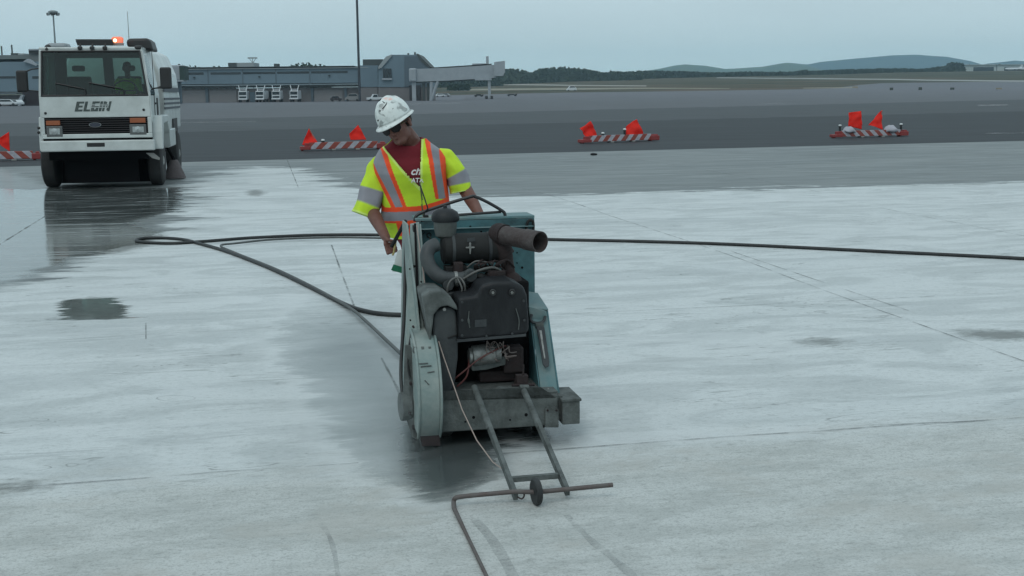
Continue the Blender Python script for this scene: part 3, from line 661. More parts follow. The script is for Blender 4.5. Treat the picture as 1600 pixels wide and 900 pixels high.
mb = MB(); mb.box(S(716, 418, .40), (.05, .05, .06)); mb.box(S(755, 447, .30), (.07, .05, .05)); mb.box(S(790, 452, .30), (.05, .05, .04)); mb.box(S(776, 430, .34), (.09, .05, .05)); build_each(mb, 'bracket', rust_d, saw, bevel=.006)
mb = MB(); mb.slab(outline([(730, 372), (742, 371), (742, 377), (730, 378)], 0.412), (0, -.001, 0)); mb.build('worn_label', dustg, ac if 'ac' in globals() else saw)
# engine block behind ------------------------------------------------
mb = MB(); A_ = S(716, 610, 0.34); B_ = S(828, 440, 0.34)
mb.bx(A_.x, B_.x, 0.36, 0.70, 0.215, B_.z); eb = mb.build('engine_block', void, saw, bevel=0.01)
mb = MB()
q1 = S(738, 556, 0.20); q2 = S(772, 551, 0.20); mb.cyl(q1, q2, 0.055); mb.cyl(q2, q2+Vector((0.035, 0, 0)), 0.042); mb.cyl(q1+Vector((-0.02, 0, 0)), q1, 0.045)
st = mb.build('starter_motor', alum, saw, smooth=40, bevel=0.004)
mb = MB(); mb.slab(outline([(735, 570), (790, 556), (790, 570), (760, 578), (738, 580)], 0.19), (0, 0.10, 0)); mb.build('motor_mount', grey_st, saw, bevel=0.004)
mb = MB(); mb.box(S(800, 560, 0.26), (0.11, 0.10, 0.14)); mb.box(S(775, 585, 0.30), (0.2, 0.1, 0.06)); mb.cyl(S(812, 590, 0.2), S(812, 612, 0.2), 0.03); mb.build('gearbox', rust_d, saw, bevel=0.01)
mb = MB(); mb.tube(cat([S(700, 600, 0.16), S(725, 580, 0.15), S(750, 560, 0.14), S(778, 545, 0.15), S(790, 540, 0.2)], 5), 0.0045, 6)
mb.tube(cat([S(714, 604, 0.16), S(728, 590, 0.15), S(732, 574, 0.16), S(733, 560, 0.2)], 5), 0.005, 6)
build_each(mb, 'red_cable', redw, saw, smooth=50)
mb = MB(); 
for k in range(14):
    x = 762+rng.random()*36; y = 538+rng.random()*20
    mb.tube(cat([S(x, y, 0.17), S(x+rng.normal()*6, y+rng.normal()*6, 0.14), S(x+rng.normal()*9, y+rng.normal()*7, 0.15), S(x+rng.normal()*9, y+8, 0.2)], 4), 0.003, 5)
build_each(mb, 'wiring', mat('grimy_wiring', (0.16, 0.13, 0.12), 0.6), saw, smooth=50)
# pillow blocks and tackle on the beam
mb = MB(); q = S(790, 616, 0.04); mb.slab(outline([(772, 625), (775, 612), (782, 607), (796, 607), (803, 613), (806, 625)], 0.02), (0, 0.06, 0)); pb = mb.build('bearing_block', grey_st, saw, bevel=0.005)
mb = MB(); q = S(789, 616, 0.012); mb.disc(q, (0, 1, 0), 0.018, 0.012); mb.build('bearing_cap', blk, pb)
mb = MB(); mb.cyl(S(817, 600, 0.06), S(818, 570, 0.06), 0.005); mb.box(S(815, 592, 0.07), (0.06, 0.05, 0.045)); mb.tube([S(800, 602, 0.05), S(835, 601, 0.05)], 0.008, 8); mb.build('adjuster', rust_d, saw, smooth=40)
mb = MB(); mb.slab(outline([(690, 612), (845, 606), (868, 622), (688, 626)], 0.0), (0, 0.0, 0.004)); mb.bx(a.x, b.x, 0.002, 0.34, zt+0.002, zt+0.008); mb.build('front_deck', grey_st, saw)
# air cleaner canister -----------------------------------------------
mb = MB(); q1 = S(690, 389, 0.50); q2 = S(781, 386, 0.50); rr_ = 0.084
ax = (q2-q1).normalized(); mb.lathe([(0.001, 0), (rr_*0.8, 0.0), (rr_, 0.012), (rr_, (q2-q1).length-0.012), (rr_*0.85, (q2-q1).length), (0.001, (q2-q1).length)], q1, ax, 32)
ac = mb.build('air_cleaner', blk, saw, smooth=35)
mb = MB(); q = S(730, 384, 0.50) + Vector((0, -rr_-0.004, 0)); mb.cyl(q+Vector((0, 0.01, 0)), q+Vector((0, -0.012, 0)), 0.008); mb.capsule(q+Vector((0, -0.01, 0.024)), q+Vector((0, -0.01, -0.03)), 0.006, 0.004, 8); mb.capsule(q+Vector((-0.02, -0.01, 0.002)), q+Vector((0.02, -0.01, 0.002)), 0.0045, 0.0045, 8); mb.build('wing_nut', alum, ac, smooth=50)
mb = MB()
for f in (0.18, 0.80):
    c = q1.lerp(q2, f); mb.lathe([(rr_+0.0005, -0.008), (rr_+0.003, -0.008), (rr_+0.003, 0.008), (rr_+0.0005, 0.008)], c, ax, 32)
build_each(mb, 'clamp_band', dustg, ac, smooth=35)
# pre-cleaner bowl and cap
qb = S(696, 368, 0.50); qt = S(696, 346, 0.50); hh = qt.z-qb.z
mb = MB(); mb.lathe([(0.03, -0.02), (0.055, 0.0), (0.063, hh*0.6), (0.063, hh), (0.001, hh)], qb, (0, 0, 1), 28); pc = mb.build('precleaner_bowl', mat('dusty_clear_bowl', (0.085, 0.095, 0.09), 0.35, dirt=(0.04, 0.045, 0.04), amt=0.8, scale=14), saw, smooth=40)
mb = MB(); mb.lathe([(0.001, 0), (0.070, 0), (0.076, 0.010), (0.076, 0.032), (0.066, 0.052), (0.040, 0.068), (0.012, 0.074), (0.010, 0.086), (0.001, 0.087)], qt+Vector((0, 0, 0.0)), (0, 0, 1), 32); mb.build('precleaner_cap', blk2, pc, smooth=40)
# intake elbow
mb = MB(); mb.tube(cat([S(682, 382, 0.44), S(671, 388, 0.42), S(667, 402, 0.40), S(674, 420, 0.38), S(690, 433, 0.36), S(716, 436, 0.36), S(732, 433, 0.38)], 6), 0.038, 18)
ie = mb.build('intake_elbow', mat('grey_intake_rubber', (0.028, 0.033, 0.036), 0.5, dirt=(0.09, 0.10, 0.10), amt=0.6, scale=8), saw, smooth=60)
mb = MB(); mb.lathe([(0.0385, -0.008), (0.042, -0.008), (0.042, 0.008), (0.0385, 0.008)], S(712, 436, 0.36), (1, 0, 0), 24); mb.build('hose_clamp', alum, ie, smooth=40)
# carburettor clutter: linkages, filters, throttle
mb = MB()
for (x1, y1, z1, r_) in ((735, 432, .40, .03), (752, 438, .36, .035), (722, 452, .38, .028), (745, 456, .34, .03), (768, 430, .42, .035), (700, 455, .42, .03)):
    q = S(x1, y1, z1); mb.lathe([(0.001, -0.04), (r_*0.8, -0.04), (r_, -0.025), (r_, 0.02), (r_*0.6, 0.035), (0.001, 0.035)], q, (rng.normal()*.4, rng.normal()*.3, 1), 14)
mb.box(S(757, 420, .42), (0.10, 0.06, 0.03)); mb.box(S(738, 448, .40), (0.05, 0.05, 0.07)); mb.box(S(712, 422, 0.46), (0.12, 0.10, 0.05))
mb.build('carburettor', blk, saw, smooth=40, bevel=0.003)
mb = MB()
mb.tube(cat([S(700, 470, .30), S(699, 452, .28), S(705, 438, .28), S(718, 434, .30), S(726, 446, .28), S(726, 466, .30), S(722, 474, .3)], 6), 0.006, 8)
mb.tube(cat([S(713, 432, .30), S(722, 452, .27), S(716, 470, .30)], 6), 0.005, 8)
mb.tube(cat([S(724, 436, .32), S(745, 424, .30), S(770, 418, .32), S(785, 425, .36)], 6), 0.007, 8)
mb.tube(cat([S(740, 470, .26), S(755, 452, .25), S(762, 440, .25), S(782, 436, .28), S(800, 442, .3)], 6), 0.007, 8)
mb.tube(cat([S(750, 474, .26), S(742, 455, .25), S(748, 440, .28)], 6), 0.005, 8)
mb.tube(cat([S(730, 418, .4), S(745, 408, .38), S(770, 412, .4)], 6), 0.005, 8)
build_each(mb, 'fuel_line', mat('grey_fuel_line', (0.10, 0.10, 0.095), 0.5), saw, smooth=50)
# exhaust -------------------------------------------------------------
mb = MB(); mb.tube(cat([S(795, 465, .46), S(797, 440, .44), S(793, 415, .44), S(790, 392, .44)], 5), 0.036, 18)
mb.ell(S(800, 440, .42), (0.055, 0.06, 0.055)); mb.ell(S(772, 433, .42), (0.06, 0.05, 0.038)); ex = mb.build('exhaust_manifold', rust_d, saw, smooth=60)
e0 = S(780, 366, 0.46); e1 = S(838, 377, 0.20); dr = (e1-e0).normalized()
mb = MB(); L_ = (e1-e0).length
mb.ell(e0, 0.062); mb.lathe([(0.001, 0), (0.058, 0.0), (0.060, 0.02), (0.060, 0.05)], e0, dr, 28); mb.tube(cat([e0, e0+Vector((0.0, 0.0, -0.05)), S(792, 400, .45)], 4), 0.05, 20)
ep = mb.build('muffler_elbow', rust_d, saw, smooth=50)
mb = MB(); r1, r2 = 0.052, 0.0565
mb.v = []; 
prof = [(0.0, r1), (L_*0.62, r1), (L_*0.64, r2), (L_, r2)]
mb.lathe([(r_, z_) for z_, r_ in prof] + [(r2-0.006, L_), (r1-0.008, L_*0.66), (r1-0.010, L_*0.3), (0.001, L_*0.3)], e0+dr*0.03, dr, 36)
mb.f = [f for f in mb.f]; mb.build('exhaust_pipe', rust, saw, smooth=35)
mb = MB(); mb.disc(e0+dr*(0.03+L_*0.55), dr, r1-0.010, 0.004, 28); mb.build('exhaust_bore', void, saw)
# right-hand sloped fender (teal, folded sheet) ------------------------
F1 = outline([(829, 476), (853, 484)], 0.40); 
fl, fr_ = S(829, 484, 0.36), S(854, 486, 0.36); bl, brr = S(846, 618, 0.09), S(872, 614, 0.09)
mb = MB(); mb.slab([fl, fr_, brr, bl], (0, 0.010, 0)); rf = mb.build('right_fender', teal, saw, bevel=0.002)
mb = MB(); mb.slab([fr_+Vector((0.002, 0.004, 0)), brr+Vector((0.002, 0.004, 0)), Vector((brr.x+0.002, 0.62, brr.z)), Vector((fr_.x+0.002, 0.70, fr_.z+0.01))], (0.008, 0, 0))
mb.slab([fl+Vector((-0.002, 0.004, 0)), bl+Vector((-0.002, 0.004, 0)), Vector((bl.x-0.002, 0.5, bl.z)), Vector((fl.x-0.002, 0.6, fl.z+0.0))], (-0.006, 0, 0)); mb.build('fender_side', teal_d, rf)
mb = MB(); mb.slab([fl+Vector((-0.008, -0.002, 0.002)), fr_+Vector((0.010, -0.002, 0.002)), Vector((fr_.x+0.01, 0.62, fr_.z+0.05)), Vector((fl.x-0.008, 0.62, fl.z+0.06))], (0, 0, 0.01)); mb.build('fender_top', teal, rf, bevel=0.003)
mb = MB(); mb.slab([S(826, 478, 0.33), S(853, 486, 0.33), S(855, 500, 0.33), S(852, 502, 0.33), S(848, 506, 0.33), S(834, 504, 0.33), S(828, 500, 0.33)], (0, 0.012, 0)); mb.build('fender_cap', teal, rf, bevel=0.004)
mb = MB(); mb.tube(cat([S(831, 491, .315), S(829, 498, .31), S(832, 503, .305), S(840, 505, .30), S(849, 502, .305), S(852, 494, .315)], 5), 0.008, 8); mb.build('latch_bar', dustg, rf, smooth=50)
mb = MB(); mb.box(S(843, 508, .30), (0.045, 0.015, 0.03)); sv = mb.build('strap_buckle', grey_st, rf, bevel=0.002)
mb = MB(); mb.slab([S(837.5, 510, .285), S(850, 511, .285), S(858, 566, .165), S(857, 573, .15), S(852, 575, .148), S(848, 570, .155)], (0, -0.012, 0.004)); mb.build('hanging_strap', dustg, rf, bevel=0.004)
mb = MB(); mb.slab([S(842.5, 516, .262), S(846, 516, .262), S(852, 560, .165), S(850, 560, .165)], (0, -0.004, 0)); mb.build('strap_slot', alum, rf)
mb = MB(); mb.tube([S(856, 607, 0.07), S(860, 615, 0.05)], 0.006, 6); build_each(mb, 'bolt', alum, rf)
# pointer arms ----------------------------------------------------------
GW = S.o
def onS(px, py, z):
    d = ray(px, py); t = (z-H)/d.z; p = CAMP + d*t - S.o; return Vector((p.dot(S.ex), p.dot(S.ey), z))
aL0 = S(741, 605, 0.03); aL1 = onS(806, 776, 0.03); aR0 = S(817, 607, 0.03); aR1 = onS(887, 769, 0.03)
def barm(p, q, wd, th):
    d = (q-p).normalized(); s_ = d.cross(Vector((0, 0, 1))).normalized()*wd/2; n = s_.normalized().cross(d)*th/2
    return [p-s_-n, p+s_-n, p+s_+n, p-s_+n, q-s_-n, q+s_-n, q+s_+n, q-s_+n]
for p, q in ((aL0, aL1), (aR0, aR1)):
    mb = MB(); md = p.lerp(q, 0.42)
    mb.tube([p, md], 0.0165, 12); mb.add(barm(md-(md-p).normalized()*0.03, q, 0.020, 0.036), [(0, 3, 2, 1), (4, 5, 6, 7), (0, 1, 5, 4), (1, 2, 6, 5), (2, 3, 7, 6), (3, 0, 4, 7)])
    mb.capsule(p, p+(p-md).normalized()*0.01, 0.013, 0.006, 10)
    mb.build('pointer_arm', grey_st, saw, smooth=35)
mb = MB(); mb.tube([S(731, 612, 0.02), S(745, 610, 0.03)], 0.011, 8); mb.tube([S(735, 612, 0.02), S(736, 624, 0.02)], 0.006, 8); mb.tube([S(812, 606, 0.03), S(826, 606, 0.03)], 0.017, 10); mb.build('arm_pivot', grey_st, saw, smooth=40)
cl0 = aL0.lerp(aL1, 0.86); cl1 = aR0.lerp(aR1, 0.85)
cl0 = onS(799, 749, 0.07); cl1 = onS(872, 743, 0.07)
mb = MB(); mb.add(barm(cl0, cl1, 0.024, 0.024), [(0, 3, 2, 1), (4, 5, 6, 7), (0, 1, 5, 4), (1, 2, 6, 5), (2, 3, 7, 6), (3, 0, 4, 7)]); mb.build('cross_bar', grey_st, saw, bevel=0.002)
wc = onS(838, 769, 0.058)
wh = wheel(saw, Vector((wc.x, wc.y, 0.060)), (1, 0.10, 0), 0.060, 0.026, 'guide_wheel', rub, dustg)
rd_ = 0.0105
rods = [onS(957, 757.5, 0.058), wc, onS(805, 768, 0.055), onS(728, 775, 0.045), onS(713, 777.5, 0.04), onS(709, 783, 0.022), onS(709.5, 794, 0.010), onS(728, 833, 0.009), onS(764, 908, 0.009)]
RP = [rods[0], rods[1], rods[2], rods[3]] + cat(rods[3:7], 4)[1:] + rods[7:]
mb = MB(); mb.tube(RP, [rd_]*(len(RP)-2) + [0.0075]*2, 10); mb.build('pointer_rod', mat('rusty_rod', (0.10, 0.075, 0.07), 0.6, 0.4, dirt=(0.17, 0.17, 0.165), amt=0.7, scale=20), saw, smooth=60)
mb = MB(); q = onS(808, 772, 0.04); mb.tube(cat([q+Vector((0.01, 0, .02)), q+Vector((.03, -.01, 0)), q+Vector((.02, -.01, -.02)), q+Vector((-.0, -.01, -.01))], 4), 0.004, 6); mb.build('cotter_ring', rust, saw, smooth=50)
# cord from the console to the pointer
mb = MB(); mb.tube([S(651, 352, 0.60), S(662, 430, 0.45), S(668, 480, 0.30), S(694, 560, 0.05), S(722, 640, -0.08), S(745, 688, -0.22), S(770, 722, -0.35), aL0.lerp(aL1, 0.80)], 0.0032, 6); mb.build('lift_cord', tan_c, saw, smooth=60)
# top handle bars ---------------------------------------------------------
mb = MB()
mb.tube(cat([S(648, 346, .80), S(650, 338, .80), S(662, 331, .80), S(700, 318, .78), S(735, 307.5, .76), S(743, 307.5, .76), S(762, 316, .76), S(784, 329, .76), S(789, 335, .76), S(790, 350, .76)], 3), 0.0095, 10)
mb.tube([S(652, 342, .80), S(700, 337, .79), S(783, 331, .77)], 0.008, 10)
mb.build('guard_bar', mat('black_tube', (0.020, 0.020, 0.022), 0.4), saw, smooth=60)
mb = MB(); mb.tube(cat([S(664, 345, .78), S(663, 333, .78), S(668, 326, .78), S(666, 318, .79), S(660, 300, .85), S(655, 285, .95)], 4), 0.004, 6)
mb.box(S(665, 338, .78), (0.03, 0.03, 0.012)); build_each(mb, 'control_cable', blk, saw, smooth=50)
mb = MB(); mb.box(S(668, 341, .78), (0.06, 0.03, 0.022)); mb.build('control_box', alum, saw, bevel=0.003)
# cables and hoses down the left side
mb = MB(); mb.tube(cat([S(637, 352, .80), S(634, 375, .80), S(633, 430, .75), S(631, 500, .6), S(627, 560, .45), S(627, 600, .38), S(632, 632, .30)], 8), 0.010, 10); mb.build('water_hose', rub, saw, smooth=60)
mb = MB(); mb.tube(cat([S(646, 352, .64), S(648, 380, .62), S(651, 400, .60), S(650, 420, .55), S(651, 440, .52)], 8), 0.006, 8)
mb.tube(cat([S(673, 370, .70), S(668, 385, .68), S(660, 400, .62), S(653, 408, .6)], 8), 0.004, 8); mb.tube(cat([S(645, 392, .62), S(644, 405, .58), S(640, 408, .56)], 5), 0.005, 8)
mb.tube(cat([S(640, 590, .18), S(637, 560, .2), S(643, 520, .25), S(641, 545, .25)], 6), 0.006, 8); build_each(mb, 'control_cable', rub, saw, smooth=60)
mb = MB(); mb.cyl(S(655, 432, 0.55), S(655.5, 432, 0.50), 0.018, n=8); mb.cyl(S(647, 428, 0.55), S(647.5, 428, 0.50), 0.012, n=8); mb.slab(outline([(642, 414), (664, 416), (664, 420), (642, 418)], 0.5), (0, 0.05, 0)); mb.build('valve', blk, saw, smooth=40, bevel=0.002)
mb = MB()
for px, py in ((658, 440), (641, 500), (662, 500), (640, 420), (664, 470)):
    q = S(px, py, 0.62-(py-350)*0.0024); mb.cyl(q+Vector((0, 0.0, 0)), q+Vector((0, -0.012, 0)), 0.005, n=6)
build_each(mb, 'bolt', blk, saw)
# control lever + manual placard at the left rear
mb = MB(); mb.tube([S(634, 345, 1.0), S(612, 385, 1.10)], 0.012, 10); mb.build('control_lever', blk, saw, smooth=50)
mb = MB(); mb.tube([S(619, 374, 1.085), S(615, 396, 1.09), S(613, 399, 1.09)], 0.006, 8); mb.build('lever_grip', mat('brass_grip', (0.33, 0.27, 0.10), 0.5), saw, smooth=50)
mb = MB(); mb.slab([S(621, 392, 1.0), S(632, 388, 1.0), S(631, 426, 0.98), S(613, 424, 0.98)], (0, 0.006, 0)); pl = mb.build('placard', mat('white_card', (0.55, 0.58, 0.56), 0.6), saw)
mb = MB(); mb.slab([S(615, 413, .976), S(631, 418, .976), S(631, 428, .974), S(611, 422, .974)], (0, 0.003, 0)); mb.build('placard_band', mat('green_band', (0.01, 0.14, 0.07), 0.5), pl)
# rear handles (seen through the operator's hands)
mb = MB(); mb.tube(cat([S(764, 352, .86), S(764, 352, 1.1), S(764, 350, 1.3)], 3), 0.014, 10); mb.tube([S(668, 352, .86), S(664, 352, 1.05)], 0.014, 10); build_each(mb, 'handle_bar', blk, saw, smooth=50)

# ================================================================ HOSES ON THE PAVEMENT
def lay(px, r, z=None): return [gp(a, b_, r if z is None else z) for a, b_ in px]
mb = MB(); r = 0.019
A = cat(lay([(1760, 415), (1600, 404), (1400, 394), (1150, 382), (1000, 377), (860, 374), (720, 369), (600, 367), (500, 367), (400, 371), (345, 375), (305, 378), (270, 380), (232, 379), (213, 376), (222, 372.5), (250, 371.5), (285, 374), (310, 380), (355, 393), (420, 418), (480, 446), (540, 476), (575, 487), (605, 491), (634, 492)], r), 12)
mb.tube(A, r, 10); tag(mb.build('water_hose', rub, smooth=60), 'long black hose crossing the pavement behind the worker and looping back on the left', 'hose')
mb = MB(); r2 = 0.013
A = cat(lay([(596, 372), (520, 371), (430, 374), (370, 380), (345, 384), (370, 396), (430, 420), (490, 449), (545, 480), (570, 500), (600, 528), (634, 560)], r2+0.016), 12)
mb.tube(A, r2, 10); tag(mb.build('air_line', hoseg, smooth=60), 'thinner grey hose running beside the black one and ending lower at the saw side', 'hose')
mb = MB(); q = gp(927, 241, 0.03); mb.ell(q, (0.09, 0.08, 0.04)); mb.ell(q+Vector((0.06, 0, 0)), (0.06, 0.06, 0.03)); tag(mb.build('rag', blk, smooth=60), 'small dark scrap of rag lying on the concrete in front of the barricades', 'rag')

# fine water spray hanging low round the blade
mc = onS(618, 700, 0.0); mist = MB(); mist.ell((0, 0, 0), 1.0, nu=24, nv=14)
MM = bpy.data.materials.new('spray_mist'); MM.use_nodes = True; t = MM.node_tree; t.nodes.clear()
tc = N(t, 'ShaderNodeTexCoord'); ln = N(t, 'ShaderNodeVectorMath', operation='LENGTH'); t.links.new(tc.outputs['Object'], ln.inputs[0])
mr_ = N(t, 'ShaderNodeMapRange', inp={'From Min': 1.0, 'From Max': 0.1, 'To Min': 0.0, 'To Max': 0.55}); t.links.new(ln.outputs['Value'], mr_.inputs[0])
nz = N(t, 'ShaderNodeTexNoise', inp={'Scale': 1.8, 'Detail': 3.0}); t.links.new(tc.outputs['Object'], nz.inputs['Vector'])
mu_ = N(t, 'ShaderNodeMath', operation='MULTIPLY'); t.links.new(mr_.outputs[0], mu_.inputs[0]); t.links.new(nz.outputs[0], mu_.inputs[1])
pv = N(t, 'ShaderNodeVolumePrincipled', inp={'Color': (0.8, 0.88, 0.9, 1)}); t.links.new(mu_.outputs[0], pv.inputs['Density']); mo = N(t, 'ShaderNodeOutputMaterial'); t.links.new(pv.outputs[0], mo.inputs['Volume'])
mo_ = mist.build('spray_mist', MM); mo_.location = S.world(Vector((mc.x-0.10, mc.y+0.35, 0.16))); mo_.rotation_euler = (0, 0, A_S); mo_.scale = (0.48, 1.0, 0.26); mo_['kind'] = 'stuff'

# ================================================================ PEOPLE
def skin_material(name, c):
    M = mat(name, c, 0.5, dirt=(c[0]*0.7, c[1]*0.6, c[2]*0.6), amt=0.6, scale=18, bump=0.05, bscale=180); M.node_tree.nodes['Principled BSDF'].inputs['Subsurface Weight'].default_value = 0.0; return M
skin = skin_material('tanned_skin', (0.150, 0.063, 0.046))
def bake_remesh(mb, name, voxel, m_, parent, smooth_it=4, attr=None):
    tmp = mb.build('tmp', m_); md = tmp.modifiers.new('r', 'REMESH'); md.mode = 'VOXEL'; md.voxel_size = voxel; md.use_smooth_shade = True
    if smooth_it: s_ = tmp.modifiers.new('s', 'SMOOTH'); s_.iterations = smooth_it; s_.factor = 0.5
    dg = bpy.context.evaluated_depsgraph_get(); dg.update()
    me = bpy.data.meshes.new_from_object(tmp.evaluated_get(dg)); me.name = name
    old = tmp.data; bpy.data.objects.remove(tmp); bpy.data.meshes.remove(old)
    if not len(me.materials): me.materials.append(m_)
    me.shade_smooth()
    o = bpy.data.objects.new(name, me); col.objects.link(o); o.parent = parent; return o
def hand(mb, c, axis, out_dir, wrist, grip_r=0.014, side=1, s=1.0):
    """a hand closed round a bar: c = bar point in the fist, axis = bar direction (index finger end), out_dir = from bar to the back of the hand"""
    a = Vector(axis).normalized(); o = (Vector(out_dir) - a*Vector(out_dir).dot(a)).normalized(); t = a.cross(o)*side
    c = Vector(c); wrist = Vector(wrist)
    rf = 0.0085*s
    palm_c = c + o*(grip_r+0.016)*s
    # palm as four metacarpal capsules fanning from the wrist
    for i in range(4):
        off = (i-1.5)*0.0195*s; kn = c - a*off + o*(grip_r+0.020)*s + t*0.022*s
        kn0 = wrist + a*(-off*0.55)
        mb.capsule(kn0, kn, 0.013*s, 0.0105*s, 10)
        # finger: knuckle over the bar and curling round it
        ln = (1.0, 1.08, 1.02, 0.86)[i]; rr = grip_r+rf; P = [kn]
        for ang in (55, 110, 165, 215):
            A_ = R(ang*ln); P.append(c - a*off + (o*math.cos(A_) + t*math.sin(A_))*rr*1.12)
        for p, q in zip(P[:-1], P[1:]): mb.capsule(p, q, rf, rf*0.94, 8)
    # thumb leaves the side of the palm near its base and closes from the other side
    b0 = wrist.lerp(palm_c, 0.35) + a*0.030*s; P = [b0, c + a*0.045*s + o*0.018*s - t*0.012*s, c + a*0.032*s - o*0.012*s - t*0.016*s, c + a*0.020*s - o*0.026*s - t*0.004*s]
    for p, q, r_ in zip(P[:-1], P[1:], (0.014, 0.0115, 0.0095)): mb.capsule(p, q, r_*s, r_*0.85*s, 8)
def head(mb, c, Rm, s=1.0):
    """Rm columns: right, forward(-y face), up -> local x right, y back, z up; face looks along -y"""
    def L(x, y, z): return c + Rm @ Vector((x*s, y*s, z*s))
    def E(p, r): mb.ell(L(*p), [k*s for k in r], Rm)
    E((0, 0.010, 0.040), (0.076, 0.094, 0.088))      # cranium
    E((0, -0.030, -0.020), (0.067, 0.062, 0.082))    # face
    E((0, -0.048, -0.078), (0.046, 0.040, 0.036))    # jaw / chin
    E((0.030, -0.015, -0.055), (0.032, 0.050, 0.040)); E((-0.030, -0.015, -0.055), (0.032, 0.050, 0.040))
    E((0, -0.086, 0.020), (0.048, 0.014, 0.010))     # brow
    mb.capsule(L(0, -0.088, 0.012), L(0, -0.110, -0.022), 0.009*s, 0.013*s, 10)   # nose
    E((0.011, -0.101, -0.026), (0.008, 0.009, 0.007)); E((-0.011, -0.101, -0.026), (0.008, 0.009, 0.007))
    E((0, -0.089, -0.048), (0.024, 0.010, 0.0055)); E((0, -0.088, -0.058), (0.020, 0.010, 0.006))   # lips
    E((0, -0.084, -0.086), (0.018, 0.014, 0.014))
    for k in (1, -1):
        E((0.036*k, -0.072, -0.012), (0.020, 0.018, 0.018))   # cheeks
        E((0.031*k, -0.078, 0.004), (0.013, 0.012, 0.011))     # eyes
        E((0.080*k, 0.008, -0.006), (0.009, 0.020, 0.032)); E((0.084*k, 0.012, 0.006), (0.008, 0.018, 0.018))  # ears

MO = Frame(-0.46, 7.72, 0.0)
M_ = MO
man = empty('person', MO.o, 0, 'man in a stained white hard hat, sunglasses and yellow safety vest steering the concrete saw', 'person')
# joints
pel = M_(680, 395, 0.10); wst = M_(652, 345, 0.02); chs = M_(642, 270, -0.06); nkb = M_(639, 218, -0.09); hc = M_(622, 196, -0.17)
shL = M_(592, 262, -0.04); elL = M_(580, 328, -0.08); wrL = M_(603, 371, -0.36); 
shR = M_(692, 248, -0.03); elR = M_(727, 296, -0.02); wrR = M_(752, 340, -0.22)
hnL = M_(613, 386, -0.42); hnR = M_(764, 352, -0.32)
yaw, pit, rol = R(-22), R(18), R(19)
Rh = Matrix.Rotation(yaw, 3, 'Z') @ Matrix.Rotation(pit, 3, 'X') @ Matrix.Rotation(-rol, 3, 'Y')
body = MB()
head(body, hc, Rh, 1.0)
body.capsule(nkb+Vector((0, 0.02, -0.02)), hc + Rh @ Vector((0, 0.015, -0.05)), 0.072, 0.062)
rings = [(pel, .165, .115), (wst, .160, .112), ((wst+chs)/2, .170, .115), (chs, .185, .120), (chs.lerp(nkb, .55), .170, .088), (nkb+Vector((0, 0.01, -.04)), .095, .060)]
for (c, a, b), (c2, a2, b2) in zip(rings[:-1], rings[1:]):
    for f in (0, .33, .66): p = c.lerp(c2, f); body.ell(p, (a+(a2-a)*f, b+(b2-b)*f, .075))
body.capsule(nkb+Vector((-.04, 0.01, -.06)), shL, .045, .055); body.capsule(nkb+Vector((.04, 0.01, -.05)), shR, .045, .055)
for s_, e_, w_, h_, ax, od, sd_ in ((shL, elL, wrL, hnL, M_(608, 372, -.40)-M_(615, 396, -.42), Vector((-.7, -.2, .35)), -1), (shR, elR, wrR, hnR, Vector((0.05, -1, 0.05)), Vector((.1, 0, 1)), 1)):
    body.capsule(s_, e_, .058, .044); body.capsule(e_, e_.lerp(w_, .35), .045, .043); body.capsule(e_.lerp(w_, .35), w_, .043, .028)
    hand(body, h_, ax, od, w_, 0.012, sd_)
for k, px in ((-1, 658), (1, 696)):
    hip = pel + Vector((k*.085, 0.0, -.03)); kn = Vector((hip.x+k*.02+.03, pel.y-.05, .50)); an = Vector((hip.x+k*.02+.05, pel.y+.02, .09))
    body.capsule(hip, kn, .088, .058); body.capsule(kn, kn.lerp(an, .35), .058, .058); body.capsule(kn.lerp(an, .35), an, .058, .040)
    body.capsule(an+Vector((0, .02, -.04)), an+Vector((k*.03, -.17, -.055)), .042, .035)
bake_remesh(body, 'body', 0.0055, skin, man, 5)
# trousers and boots
den = mat('dark_work_denim', (0.020, 0.028, 0.045), 0.85, dirt=(0.09, 0.09, 0.085), amt=0.5, scale=6, bump=0.3, bscale=30)
tr = MB(); tr.ell(pel+Vector((0, 0, .03)), (.182, .135, .11)); tr.ell(pel+Vector((0, 0.01, -.06)), (.18, .135, .11))
bt = []
for k in (-1, 1):
    hip = pel + Vector((k*.085, 0.0, -.03)); kn = Vector((hip.x+k*.02+.03, pel.y-.05, .50)); an = Vector((hip.x+k*.02+.05, pel.y+.02, .09))
    tr.capsule(hip, kn, .105, .080); tr.tube([kn+Vector((0, 0, .05)), kn, kn.lerp(an, .5), an+Vector((0, 0, -.02))], [.082, .080, .074, .080], 18)
    b_ = MB(); b_.capsule(an+Vector((0, .01, .04)), an+Vector((0, .015, -.03)), .060, .055); b_.capsule(an+Vector((0, .02, -.04)), an+Vector((k*.035, -.19, -.045)), .055, .046); bt.append(b_)
bake_remesh(tr, 'trousers', 0.012, den, man, 4)
for b_ in bt:
    o = bake_remesh(b_, 'boot', 0.008, mat('work_boot', (0.07, 0.045, 0.025), 0.7, dirt=(0.2, 0.2, 0.19), amt=0.7, scale=9), man, 3)
    for v in o.data.vertices: v.co.z = max(v.co.z, 0.004)

